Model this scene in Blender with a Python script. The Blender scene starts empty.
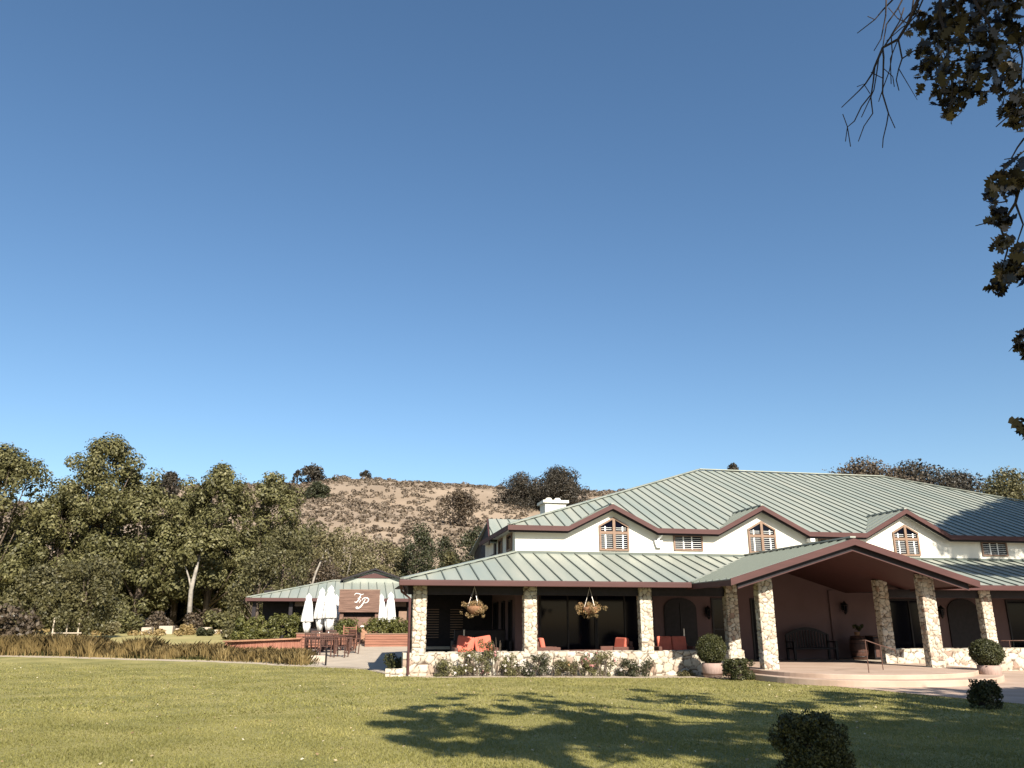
import bpy, math, random
import numpy as np
from mathutils import Vector, Matrix, Euler
random.seed(7); RNG = np.random.default_rng(11)
S = bpy.context.scene; COL = S.collection
# ------------------------------------------------------------------ camera, sky, sun, exposure
CZ = 1.65; FPX = 797.0; YAW = math.radians(11.3); PITCH = math.atan((622-384)/FPX)
cam = bpy.data.cameras.new('camera'); co = bpy.data.objects.new('camera', cam); COL.objects.link(co)
cam.sensor_width = 36; cam.lens = 36*FPX/1024; cam.clip_start = .1; cam.clip_end = 3000
co.location = (0, 0, CZ); co.rotation_euler = (math.pi/2+PITCH, 0, -YAW); S.camera = co
SUN_EL, SUN_AZ = 33.0, 170.0          # azimuth clockwise from +Y
W = bpy.data.worlds.new('World'); S.world = W; W.use_nodes = True
nt = W.node_tree; bg = nt.nodes['Background']
sky = nt.nodes.new('ShaderNodeTexSky'); sky.sky_type = 'NISHITA'; sky.sun_disc = False
sky.sun_elevation = math.radians(SUN_EL); sky.sun_rotation = math.radians(SUN_AZ)
sky.altitude = 100; sky.air_density = 1.0; sky.dust_density = .6; sky.ozone_density = 2.6
hs = nt.nodes.new('ShaderNodeHueSaturation'); hs.inputs['Hue'].default_value = .497; hs.inputs['Saturation'].default_value = 1.1; hs.inputs['Value'].default_value = 1.08
nt.links.new(sky.outputs[0], hs.inputs['Color']); nt.links.new(hs.outputs[0], bg.inputs[0]); bg.inputs[1].default_value = .07
sl = bpy.data.lights.new('sun', 'SUN'); sl.energy = 5.0; sl.angle = math.radians(.55); sl.color = (1, .93, .82)
so = bpy.data.objects.new('sun', sl); COL.objects.link(so)
SD = Vector((math.sin(math.radians(SUN_AZ))*math.cos(math.radians(SUN_EL)), math.cos(math.radians(SUN_AZ))*math.cos(math.radians(SUN_EL)), math.sin(math.radians(SUN_EL))))
so.rotation_euler = (-SD).to_track_quat('-Z', 'Y').to_euler(); so.location = (20, -20, 30)
S.view_settings.view_transform = 'Standard'; S.view_settings.look = 'None'; S.view_settings.gamma = 1
S.view_settings.exposure = 1.0; S.view_settings.use_curve_mapping = False
S.render.engine = 'CYCLES'; S.cycles.max_bounces = 6; S.cycles.diffuse_bounces = 1; S.cycles.glossy_bounces = 2
S.cycles.transparent_max_bounces = 6; S.cycles.transmission_bounces = 4
S.cycles.use_denoising = True

cP, sP, cY, sY = math.cos(PITCH), math.sin(PITCH), math.cos(YAW), math.sin(YAW)
def ray(px, py):
    a = (px-512)/FPX; b = (384-py)/FPX; f = cP-b*sP; u = sP+b*cP
    return Vector((cY*a+sY*f, -sY*a+cY*f, u))
def un(px, py, X=None, Y=None, Z=None, D=None):
    d = ray(px, py)
    if D is not None: t = D/math.hypot(d.x, d.y)
    else: t = X/d.x if X is not None else Y/d.y if Y is not None else (Z-CZ)/d.z
    return Vector((d.x*t, d.y*t, CZ+d.z*t))
def cw(r, f, z): return Vector((cY*r+sY*f, -sY*r+cY*f, z))       # metres right / forward of where the photographer stands
def sm(t):
    t = min(1, max(0, t)); return t*t*(3-2*t)
def gz(X, Y):
    a = -.08*sm((X-3)/8)*(1-sm((Y-34)/8)); b = .043*max(0, min(Y, 48)-34)+.01*max(0, min(Y, 95)-48)
    return a+b
def gp(px, py):                                                 # ground point under a sight line
    z = 0
    for _ in range(25):
        p = un(px, py, Z=z) if py > 624 else un(px, py, Y=80)
        z = z*.5+gz(p.x, p.y)*.5
    return Vector((p.x, p.y, gz(p.x, p.y)))

# ------------------------------------------------------------------ materials
M = {}
def mat(name, col, rough=.8, var=.0, scale=5, bump=0, bscale=None, metal=0, spec=.3, detail=4, col2=None, attr=None, trans=0, stretch=None, coord='Object'):
    m = bpy.data.materials.new(name); m.use_nodes = True; t = m.node_tree; N = t.nodes; L = t.links
    b = N['Principled BSDF']; b.inputs['Roughness'].default_value = rough; b.inputs['Metallic'].default_value = metal
    b.inputs['Specular IOR Level'].default_value = spec
    c4 = (*col, 1); b.inputs['Base Color'].default_value = c4
    tc = N.new('ShaderNodeTexCoord'); mp = N.new('ShaderNodeMapping'); L.new(tc.outputs[coord], mp.inputs[0])
    if stretch: mp.inputs['Scale'].default_value = stretch
    if var or col2:
        no = N.new('ShaderNodeTexNoise'); no.inputs['Scale'].default_value = scale; no.inputs['Detail'].default_value = detail
        L.new(mp.outputs[0], no.inputs[0])
        r = N.new('ShaderNodeValToRGB'); r.color_ramp.elements[0].position = .32; r.color_ramp.elements[1].position = .68
        if col2: r.color_ramp.elements[0].color = c4; r.color_ramp.elements[1].color = (*col2, 1)
        else:
            r.color_ramp.elements[0].color = (*[c*(1-var) for c in col], 1); r.color_ramp.elements[1].color = (*[min(.95, c*(1+var)) for c in col], 1)
        L.new(no.outputs[0], r.inputs[0]); out = r.outputs[0]
        if attr:
            at = N.new('ShaderNodeAttribute'); at.attribute_name = 'rnd'
            r2 = N.new('ShaderNodeValToRGB'); els = r2.color_ramp.elements
            for i, (p, c) in enumerate(attr):
                e = els[i] if i < 2 else els.new(p)
                e.position = p; e.color = (*c, 1)
            L.new(at.outputs['Fac'], r2.inputs[0])
            mx = N.new('ShaderNodeMix'); mx.data_type = 'RGBA'; mx.blend_type = 'MULTIPLY'; mx.inputs[0].default_value = 1
            L.new(out, mx.inputs[6]); L.new(r2.outputs[0], mx.inputs[7]); out = mx.outputs[2]
        L.new(out, b.inputs['Base Color'])
    if bump:
        n2 = N.new('ShaderNodeTexNoise'); n2.inputs['Scale'].default_value = bscale or scale*3; n2.inputs['Detail'].default_value = 3
        L.new(mp.outputs[0], n2.inputs[0])
        bp = N.new('ShaderNodeBump'); bp.inputs['Strength'].default_value = bump; bp.inputs['Distance'].default_value = .05
        L.new(n2.outputs[0], bp.inputs['Height']); L.new(bp.outputs[0], b.inputs['Normal'])
    if trans:
        tr = N.new('ShaderNodeBsdfTranslucent'); ms = N.new('ShaderNodeMixShader'); ms.inputs[0].default_value = trans
        o = N['Material Output']
        if b.inputs['Base Color'].is_linked: L.new(b.inputs['Base Color'].links[0].from_socket, tr.inputs[0])
        else: tr.inputs[0].default_value = c4
        L.new(b.outputs[0], ms.inputs[1]); L.new(tr.outputs[0], ms.inputs[2]); L.new(ms.outputs[0], o.inputs[0])
    M[name] = m; return m
def leafmat(name, dark, light, hi=None, trans=.18, rough=.55, spec=.35):
    return mat(name, (.9, .9, .9), rough, scale=.35, var=.12, attr=[(0, dark), (.7, light), (1, hi or light)], trans=trans, spec=spec)

mat('lawn', (.165, .155, .045), .9, scale=.8, detail=14, col2=(.31, .265, .095), bump=.6, bscale=26)
mat('earth', (.17, .12, .055), .95, scale=.4, detail=8, col2=(.24, .18, .085), bump=.4, bscale=6)
mat('meadow', (.27, .24, .09), .95, scale=.35, detail=8, col2=(.40, .33, .14), bump=.4, bscale=8)
mat('hillside', (.31, .235, .165), .95, scale=.06, detail=10, col2=(.22, .165, .115), bump=.5, bscale=.6)
mat('concrete', (.42, .35, .27), .85, var=.08, scale=1.2, bump=.1, bscale=30)
mat('paving', (.38, .27, .20), .8, scale=1.1, detail=8, col2=(.47, .35, .27), bump=.12, bscale=25)
mat('gravel', (.40, .33, .24), .95, var=.2, scale=14, bump=.4, bscale=40)
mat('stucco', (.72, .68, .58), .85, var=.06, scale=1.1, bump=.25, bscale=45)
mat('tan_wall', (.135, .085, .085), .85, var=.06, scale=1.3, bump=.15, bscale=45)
mat('roof_metal', (.235, .262, .222), .45, scale=1.6, detail=7, col2=(.315, .32, .262), spec=.5, stretch=(1, .12, .12))
mat('seam_metal', (.10, .115, .095), .5, spec=.4)
mat('fascia', (.075, .031, .027), .6, var=.12, scale=3, stretch=(.3, 3, 3))
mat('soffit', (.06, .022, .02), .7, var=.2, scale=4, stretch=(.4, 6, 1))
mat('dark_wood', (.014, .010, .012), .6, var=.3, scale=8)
mat('trim_tan', (.22, .14, .095), .6, var=.1, scale=6)
mat('dark_trim', (.015, .011, .012), .5)
mat('glass', (.003, .0035, .008), .08, spec=.12)
mat('shutter', (.75, .74, .70), .5)
mat('white_paint', (.8, .78, .73), .6, var=.04, scale=5)
mat('umbrella_cloth', (.82, .80, .76), .8, var=.05, scale=4, trans=.25)
mat('wood_red', (.20, .085, .055), .7, scale=3, col2=(.30, .135, .085), stretch=(.5, .5, 9), bump=.2)
mat('wood_plank', (.19, .07, .045), .7, scale=2, col2=(.32, .145, .095), stretch=(7, 7, .6), bump=.2)
mat('sign_wood', (.11, .06, .042), .65, scale=2.2, col2=(.19, .11, .078), stretch=(.6, 1, 7), bump=.2)
mat('furn_wood', (.075, .035, .025), .55, var=.3, scale=9)
mat('teak', (.32, .17, .10), .6, var=.2, scale=9)
mat('orange_fabric', (.52, .13, .085), .85, var=.08, scale=7, bump=.1)
mat('wicker', (.12, .055, .04), .6, var=.4, scale=60, bump=.4, bscale=90)
mat('iron', (.02, .018, .018), .45, metal=.6)
mat('rust_metal', (.10, .05, .035), .5, var=.3, scale=12)
mat('bark', (.10, .075, .055), .95, var=.35, scale=6, bump=.8, bscale=18, stretch=(1, 1, .25))
mat('dark_bark', (.035, .026, .022), .95, var=.3, scale=6, bump=.8, bscale=18, stretch=(1, 1, .25))
mat('pale_bark', (.27, .24, .20), .9, var=.3, scale=3, bump=.4)
mat('terracotta_barrel', (.33, .23, .19), .75, var=.15, scale=5, stretch=(6, 6, .6), bump=.2)
mat('hoop', (.12, .07, .05), .5, metal=.5)
mat('flower_pot', (.25, .13, .07), .9, var=.2, scale=30, bump=.5)
mat('brass', (.5, .45, .4), .4, metal=.6)
leafmat('leaf_sycamore', (.05, .048, .018), (.15, .14, .052), (.27, .24, .12), .14, .55, .3)
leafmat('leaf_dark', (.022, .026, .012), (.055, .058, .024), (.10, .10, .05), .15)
leafmat('leaf_olive', (.055, .052, .022), (.125, .112, .045), (.2, .175, .085), .2)
leafmat('leaf_pale', (.10, .085, .035), (.20, .17, .08), (.30, .26, .15), .2)
leafmat('leaf_oakhill', (.022, .02, .014), (.055, .045, .03), (.11, .085, .06), .1)
leafmat('leaf_hedge', (.045, .047, .012), (.12, .12, .028), (.23, .21, .07), .15)
leafmat('leaf_box', (.022, .027, .008), (.06, .062, .018), (.12, .115, .045), .12)
leafmat('leaf_near', (.012, .010, .008), (.03, .025, .016), (.13, .10, .065), .06, .4, .5)
leafmat('leaf_sage', (.11, .085, .055), (.20, .15, .105), (.28, .215, .15), .12)
leafmat('leaf_grass', (.24, .165, .065), (.40, .29, .12), (.56, .44, .21), .35)
leafmat('leaf_turf', (.15, .145, .04), (.29, .265, .075), (.46, .39, .15), .3, .6)
leafmat('leaf_flower', (.12, .10, .045), (.30, .20, .09), (.55, .36, .2), .25)
leafmat('leaf_russet', (.05, .036, .024), (.11, .08, .05), (.18, .14, .085), .15)
leafmat('leaf_litter', (.22, .13, .06), (.50, .38, .22), (.75, .68, .5), .1)
leafmat('petal_white', (.75, .6, .55), (.8, .74, .68), None, .2)
leafmat('petal_pink', (.6, .22, .22), (.7, .4, .36), None, .2)
leafmat('petal_mix', (.40, .16, .06), (.5, .34, .16), (.6, .5, .3), .2)
# stone: colour and joint depth come from per-stone attributes of the modelled masonry
def stone_mat():
    m = bpy.data.materials.new('stone'); m.use_nodes = True; t = m.node_tree; N = t.nodes; L = t.links; b = N['Principled BSDF']
    b.inputs['Roughness'].default_value = .9; b.inputs['Specular IOR Level'].default_value = .2
    a = N.new('ShaderNodeAttribute'); a.attribute_name = 'rnd'; a2 = N.new('ShaderNodeAttribute'); a2.attribute_name = 'joint'
    r = N.new('ShaderNodeValToRGB'); e = r.color_ramp.elements
    e[0].position = 0; e[0].color = (.28, .19, .14, 1); e[1].position = 1; e[1].color = (.50, .44, .36, 1)
    for p, c in ((.1, (.40, .33, .25)), (.5, (.48, .42, .33)), (.75, (.46, .42, .34)), (.9, (.53, .48, .40))):
        x = e.new(p); x.color = (*c, 1)
    L.new(a.outputs['Fac'], r.inputs[0])
    tc = N.new('ShaderNodeTexCoord'); no = N.new('ShaderNodeTexNoise'); no.inputs['Scale'].default_value = 9; no.inputs['Detail'].default_value = 6
    L.new(tc.outputs['Object'], no.inputs[0])
    m1 = N.new('ShaderNodeMix'); m1.data_type = 'RGBA'; m1.blend_type = 'OVERLAY'; m1.inputs[0].default_value = .35
    L.new(r.outputs[0], m1.inputs[6]); L.new(no.outputs[0], m1.inputs[7])
    m2 = N.new('ShaderNodeMix'); m2.data_type = 'RGBA'; L.new(a2.outputs['Fac'], m2.inputs[0])
    m2.inputs[6].default_value = (.10, .065, .045, 1); L.new(m1.outputs[2], m2.inputs[7]); L.new(m2.outputs[2], b.inputs['Base Color'])
    bp = N.new('ShaderNodeBump'); bp.inputs['Strength'].default_value = .5; bp.inputs['Distance'].default_value = .02
    L.new(no.outputs[0], bp.inputs['Height']); L.new(bp.outputs[0], b.inputs['Normal']); M['stone'] = m
stone_mat()

# ------------------------------------------------------------------ helpers
def tag(o, label=None, cat=None, group=None, kind=None):
    if label: o['label'] = label
    if cat: o['category'] = cat
    if group: o['group'] = group
    if kind: o['kind'] = kind
    return o
def thing(name, label, cat, loc=(0, 0, 0), rz=0, group=None):
    o = bpy.data.objects.new(name, None); COL.objects.link(o); o.empty_display_size = .3
    o.location = loc; o.rotation_euler = (0, 0, rz); return tag(o, label, cat, group)
def link(name, me, m, parent=None):
    o = bpy.data.objects.new(name, me); COL.objects.link(o)
    if m: me.materials.append(M[m])
    if parent is not None: o.parent = parent
    return o
class MB:
    def __init__(s): s.v = []; s.f = []
    def poly(s, pts):
        n = len(s.v); s.v += [tuple(p) for p in pts]; s.f.append(tuple(range(n, n+len(pts)))); return s
    def box(s, x0, x1, y0, y1, z0, z1, rot=None, c=None):
        n = len(s.v); P = [(x0, y0, z0), (x1, y0, z0), (x1, y1, z0), (x0, y1, z0), (x0, y0, z1), (x1, y0, z1), (x1, y1, z1), (x0, y1, z1)]
        if rot is not None:
            c = Vector(c or ((x0+x1)/2, (y0+y1)/2, (z0+z1)/2)); P = [tuple(rot @ (Vector(p)-c)+c) for p in P]
        s.v += P; s.f += [tuple(n+i for i in q) for q in ((0, 3, 2, 1), (4, 5, 6, 7), (0, 1, 5, 4), (1, 2, 6, 5), (2, 3, 7, 6), (3, 0, 4, 7))]; return s
    def bar(s, a, b, w, h=None, up=(0, 0, 1)):                    # rectangular bar from a to b
        a, b = Vector(a), Vector(b); d = (b-a).normalized(); u = Vector(up); sd = d.cross(u)
        if sd.length < 1e-4: sd = d.cross(Vector((0, 1, 0)))
        sd.normalize(); u = sd.cross(d).normalized(); h = w if h is None else h
        sd *= w/2; u *= h/2; n = len(s.v)
        for p in (a, b): s.v += [tuple(p-sd-u), tuple(p+sd-u), tuple(p+sd+u), tuple(p-sd+u)]
        s.f += [tuple(n+i for i in q) for q in ((3, 2, 1, 0), (4, 5, 6, 7), (0, 1, 5, 4), (1, 2, 6, 5), (2, 3, 7, 6), (3, 0, 4, 7))]; return s
    def tube(s, pts, rad, k=6):
        pts = [Vector(p) for p in pts]; n0 = len(s.v)
        if not hasattr(rad, '__len__'): rad = [rad]*len(pts)
        for i, p in enumerate(pts):
            d = (pts[min(i+1, len(pts)-1)]-pts[max(i-1, 0)]).normalized()
            a = d.orthogonal().normalized() if i == 0 else (a-d*a.dot(d)).normalized()
            b = d.cross(a)
            for j in range(k):
                t = 2*math.pi*j/k; s.v.append(tuple(p+(a*math.cos(t)+b*math.sin(t))*rad[i]))
        for i in range(len(pts)-1):
            for j in range(k):
                q = n0+i*k; s.f.append((q+j, q+(j+1) % k, q+k+(j+1) % k, q+k+j))
        s.f.append(tuple(n0+j for j in range(k))[::-1]); s.f.append(tuple(n0+(len(pts)-1)*k+j for j in range(k))); return s
    def lathe(s, prof, k=20, c=(0, 0, 0), wob=None):
        n0 = len(s.v)
        for r, z in prof:
            for j in range(k):
                t = 2*math.pi*j/k; q = r*(wob(t, z) if wob else 1); s.v.append((c[0]+q*math.cos(t), c[1]+q*math.sin(t), c[2]+z))
        for i in range(len(prof)-1):
            for j in range(k):
                q = n0+i*k; s.f.append((q+j, q+(j+1) % k, q+k+(j+1) % k, q+k+j))
        s.f.append(tuple(n0+j for j in range(k))[::-1]); s.f.append(tuple(n0+(len(prof)-1)*k+j for j in range(k))); return s
    def prism(s, pts, d):                                        # extrude polygon by vector d
        n = len(s.v); k = len(pts); d = Vector(d); s.v += [tuple(p) for p in pts]+[tuple(Vector(p)+d) for p in pts]
        s.f.append(tuple(n+i for i in range(k))[::-1]); s.f.append(tuple(n+k+i for i in range(k)))
        for i in range(k): s.f.append((n+i, n+(i+1) % k, n+k+(i+1) % k, n+k+i))
        return s
    def build(s, name, m, parent=None, smooth=False, bevel=0):
        me = bpy.data.meshes.new(name); me.from_pydata(s.v, [], s.f); me.update()
        if smooth: me.polygons.foreach_set('use_smooth', [True]*len(me.polygons))
        o = link(name, me, m, parent)
        if bevel:
            b = o.modifiers.new('bevel', 'BEVEL'); b.width = bevel; b.segments = 2; b.limit_method = 'ANGLE'
        return o
def split(mb, name, m, parent, **k):                              # one object per loose piece
    par = list(range(len(mb.v)))
    def fd(i):
        while par[i] != i: par[i] = par[par[i]]; i = par[i]
        return i
    for f in mb.f:
        for j in f[1:]: par[fd(j)] = fd(f[0])
    gs = {}
    for f in mb.f: gs.setdefault(fd(f[0]), []).append(f)
    for fs in gs.values():
        p = MB(); ix = {}
        for f in fs:
            for j in f:
                if j not in ix: ix[j] = len(p.v); p.v.append(mb.v[j])
            p.f.append(tuple(ix[j] for j in f))
        p.build(name, m, parent, **k)
MB.split = lambda s, name, m, parent, **k: split(s, name, m, parent, **k)
def npmesh(name, V, F, m, parent=None, rnd=None, smooth=False, extra=None):    # V (n,3), F (m,k) all the same k
    me = bpy.data.meshes.new(name); n, (mf, k) = len(V), F.shape
    me.vertices.add(n); me.vertices.foreach_set('co', np.asarray(V, np.float32).ravel())
    me.loops.add(mf*k); me.loops.foreach_set('vertex_index', F.astype(np.int32).ravel())
    me.polygons.add(mf); me.polygons.foreach_set('loop_start', np.arange(0, mf*k, k, dtype=np.int32))
    me.update(calc_edges=True); me.validate()
    if rnd is not None:
        a = me.attributes.new('rnd', 'FLOAT', 'FACE' if len(rnd) == mf else 'POINT'); a.data.foreach_set('value', rnd.astype(np.float32))
    if extra is not None:
        a = me.attributes.new('joint', 'FLOAT', 'POINT'); a.data.foreach_set('value', extra.astype(np.float32))
    if smooth: me.polygons.foreach_set('use_smooth', np.ones(mf, bool))
    return link(name, me, m, parent)
def unit(v): return v/np.maximum(1e-9, np.linalg.norm(v, axis=1, keepdims=True))
def leaves(C, size, rnd, outw=None, bias=.5, aspect=.6, shape='quad'):
    """leaf faces at centres C; outw pulls the leaf normals"""
    n = len(C); nrm = unit(RNG.normal(size=(n, 3))); 
    if outw is not None: nrm = unit(nrm+outw*bias*2)
    a = unit(np.cross(nrm, RNG.normal(size=(n, 3)))); b = np.cross(nrm, a)
    sz = (size*RNG.uniform(.6, 1.3, n))[:, None]; a = a*sz*.5; b = b*sz*.5*aspect
    if shape == 'quad':
        V = np.stack([C-a, C+b+a*.1+nrm*sz*.06, C+a, C-b+a*.1+nrm*sz*.06], 1)
    else:                                                         # lobed oak leaf
        prof = [(-1, .0), (-.7, .12), (-.62, .45), (-.35, .25), (-.2, .75), (.05, .35), (.3, .9), (.5, .4), (.85, .5), (1, 0)]
        pr = prof+[(x, -y) for x, y in prof[-2:0:-1]]
        V = np.stack([C+a*x+b*y+nrm*sz*(.10*abs(y)-.05*x*x) for x, y in pr], 1)
    k = V.shape[1]; return V.reshape(-1, 3), np.arange(n*k).reshape(n, k), rnd
def cloud(clumps, n, size, up=.35, shell=.55, squash=1.0):
    """clumps: (x,y,z,r). returns centres, outward dirs, rnd"""
    cl = np.array(clumps, float); w = cl[:, 3]**2; idx = RNG.choice(len(cl), n, p=w/w.sum())
    d = unit(RNG.normal(size=(n, 3))); rr = RNG.uniform(shell**3, 1, n)**(1/3)*(1+RNG.normal(0, .07, n))
    C = cl[idx, :3]+d*np.array([1, 1, squash])*(cl[idx, 3]*rr)[:, None]
    out = unit(d+np.array([0, 0, up])); tone = RNG.random(len(cl))[idx]
    return C, out, np.clip(.25*tone+.75*RNG.random(n), 0, 1)
def foliage(name, clumps, n, size, m, parent=None, up=.35, shell=.55, bias=.5, aspect=.6, shape='quad', squash=1.0, zmin=None):
    C, o, r = cloud(clumps, n, size, up, shell, squash)
    if zmin is not None: k = C[:, 2] > zmin; C, o, r = C[k], o[k], r[k]
    V, F, r = leaves(C, size, r, o, bias, aspect, shape)
    return npmesh(name, V, F, m, parent, r)
def dup(o, parent=None):
    c = o.copy(); COL.objects.link(c); c.parent = parent
    for ch in list(o.children): dup(ch, c)
    return c
def gridsheet(name, xs, lo, hi, n, off, m, zf=gz):
    V = []; F = []
    for i, x in enumerate(xs):
        a, b = lo(x), hi(x)
        for j in range(n+1):
            y = a+(b-a)*j/n; V.append((x, y, zf(x, y)+off))
    for i in range(len(xs)-1):
        for j in range(n):
            q = i*(n+1)+j; F.append((q, q+n+1, q+n+2, q+1))
    return npmesh(name, np.array(V), np.array(F), m, smooth=True)
def interp(pts):
    X = [p[0] for p in pts]; Y = [p[1] for p in pts]
    return lambda x: float(np.interp(x, X, Y))

# ------------------------------------------------------------------ ground
def gfar(x, y): return gz(x, y) if y < 100 else gz(x, 95)
xs = list(np.concatenate([np.linspace(-900, -60, 14), np.linspace(-50, 60, 56), np.linspace(70, 900, 14)]))
ys = np.concatenate([np.linspace(-300, -10, 8), np.linspace(0, 100, 51), np.linspace(120, 1500, 12)])
V = np.array([(x, y, gfar(x, y)-.02) for x in xs for y in ys]); ny = len(ys)
F = np.array([(i*ny+j, (i+1)*ny+j, (i+1)*ny+j+1, i*ny+j+1) for i in range(len(xs)-1) for j in range(ny-1)])
tag(npmesh('ground', V, F, 'earth', smooth=True), kind='structure')
_e = [tuple(gp(x, y)[:2]) for x, y in ((0, 657), (60, 658), (120, 660), (200, 662), (260, 664.5), (320, 667.5), (365, 669.5))]
_k = (_e[1][1]-_e[0][1])/(_e[1][0]-_e[0][0])
edge = [(-60, _e[0][1]+_k*(-60-_e[0][0]))]+_e+[(1.4, 27.6), (2.6, 26.0), (11.4, 25.6), (12.8, 24.3), (13.4, 22.0), (13.9, 19.5), (14.3, 17.0), (15.2, 14.5), (18, 11), (40, 6)]
_le = interp(edge)
def lawn_edge(x): return _le(x)+.06*math.sin(x*3.1)+.05*math.sin(x*7.3+1)+.03*math.sin(x*17)
tag(gridsheet('lawn', np.concatenate([np.linspace(-60, -16, 12), np.linspace(-15.5, 20, 90), np.linspace(22, 40, 6)]), lambda x: -8, lawn_edge, 40, .01, 'lawn'), kind='structure')
# pale gravel kerb along the far edge of the lawn
tag(gridsheet('gravel_path', np.linspace(-50, 1.6, 60), lambda x: lawn_edge(x)+.0, lambda x: lawn_edge(x)+.8, 2, .006, 'gravel'), kind='structure')
tag(gridsheet('planting_bed', np.linspace(1.6, 12.8, 40), lambda x: lawn_edge(x), lambda x: 27.0, 2, .006, 'gravel'), kind='structure')
tag(gridsheet('patio', np.linspace(-4.5, 8.5, 30), lambda x: max(lawn_edge(x)+.8, 27.5 if x > 1.6 else 0, 31.4 if x < -.9 else 0), lambda x: 72, 30, .014, 'concrete'), kind='structure')
tag(gridsheet('meadow', np.linspace(-70, -5, 50), lambda x: lawn_edge(x)+.8, lambda x: 82, 20, .008, 'meadow'), kind='structure')
def pav_lo(x): return lawn_edge(x)
tag(gridsheet('paved_drive', np.linspace(12.2, 60, 80), pav_lo, lambda x: 27.0, 30, .014, 'paving'), kind='structure')

# hill
HP = [(-420, 20), (-147, 33.4), (-99, 33), (-75, 35), (-53, 40), (-16, 42.0), (-4, 44.3), (14, 44.0), (39, 42.9), (66, 42.1), (86, 43), (115, 45), (190, 46), (275, 46), (500, 30)]
hI = interp(HP)
from mathutils import noise as mn
def hz(x, y):
    fx = x*(250/max(y, 130))**.0; t = min(1, max(0, (y-92)/158))
    H = hI(x); z = 1.2+(H-1.2)*(t**.86)
    z += (mn.fractal(Vector((x*.018, y*.018, 3)), 1, 2, 4))*5*math.sin(math.pi*min(1, t))
    if y > 250: z = H-(y-250)*.02-((y-250)/90)**2*5
    return z
V = []; xs = np.linspace(-300, 420, 181); ys = np.linspace(88, 420, 100)
V = np.array([(x, y, hz(x, y)) for x in xs for y in ys]); ny = len(ys)
F = np.array([(i*ny+j, (i+1)*ny+j, (i+1)*ny+j+1, i*ny+j+1) for i in range(len(xs)-1) for j in range(ny-1)])
tag(npmesh('hill', V, F, 'hillside', smooth=True), kind='structure')
# sagebrush on the hill
n = 9500; sx = RNG.uniform(-110, 120, n); sy = 100+160*RNG.random(n)**.8
cl = []
for x, y in zip(sx, sy):
    d = mn.noise(Vector((x*.03, y*.03, 9)))
    if d < -.12 and random.random() < .75: continue
    r = random.uniform(.3, .85)*(1.8 if random.random() < .07 else 1); cl.append((x, y, hz(x, y)+r*.35, r))
C, o, r = cloud(cl, len(cl)*26, .5, .5, .6, .7); V, F, r = leaves(C, .5, r, o, .8, .8)
tag(npmesh('sagebrush', V, F, 'leaf_sage', rnd=r), 'low dry brown sagebrush scattered over the hillside', 'sagebrush', kind='stuff')

# short turf blades (near part of the lawn)
def turf(n, f0, f1, hgt):
    f = f0+(f1-f0)*RNG.random(n)**1.0; r = RNG.uniform(-.72, .72, n)*f
    X = cY*r+sY*f; Y = -sY*r+cY*f
    le = np.interp(X, [p[0] for p in edge], [p[1] for p in edge]); k = Y < le-.03; X, Y = X[k], Y[k]; n = len(X)
    patch = .7+.3*np.sin(X*2.1+np.sin(Y*1.7)*2)*np.sin(Y*1.3+X*.6)
    Z = np.array([gz(a, b) for a, b in zip(X, Y)])+.01; h = hgt*RNG.uniform(.5, 1.3, n)*patch
    a = RNG.uniform(0, 2*math.pi, n); w = .0065*(f0+f1)/24; lean = RNG.normal(0, .6, (n, 2))*h[:, None]
    B = np.stack([X, Y, Z], 1); d = np.stack([np.cos(a)*w, np.sin(a)*w, np.zeros(n)], 1)
    T = B+np.stack([lean[:, 0], lean[:, 1], h], 1)
    return np.stack([B-d, B+d, T], 1).reshape(-1, 3)
Vt = np.concatenate([turf(150000, 9, 16, .036), turf(110000, 16, 33, .045)])
nf = len(Vt)//3; bx_, by_ = Vt[::3, 0], Vt[::3, 1]
pn = .5+.22*np.sin(bx_*.9+2*np.sin(by_*.55))+.18*np.sin(by_*1.9+1.5*np.sin(bx_*1.3))+.12*np.sin(bx_*3.7+by_*2.9)
tag(npmesh('grass_blades', Vt, np.arange(nf*3).reshape(nf, 3), 'leaf_turf', rnd=np.clip(.55*RNG.random(nf)+.5*pn-.02, 0, 1)), 'short mown yellow-green grass blades of the lawn', 'grass', kind='stuff')

nl = 900; f_ = 9+22*RNG.random(nl)**.9; r_ = RNG.uniform(-.7, .7, nl)*f_; X = cY*r_+sY*f_; Y = -sY*r_+cY*f_
k = Y < np.array([lawn_edge(x) for x in X])-.1; X, Y = X[k], Y[k]; C = np.stack([X, Y, np.array([gz(a, b) for a, b in zip(X, Y)])+.045], 1)
V, F, r = leaves(C, .05, RNG.random(len(C)), np.tile([[0, 0, 1.]], (len(C), 1)), 1.0, .8)
tag(npmesh('fallen_leaves', V, F, 'leaf_litter', rnd=r), 'small dry leaves scattered over the lawn', 'fallen leaves', kind='stuff')
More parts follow.
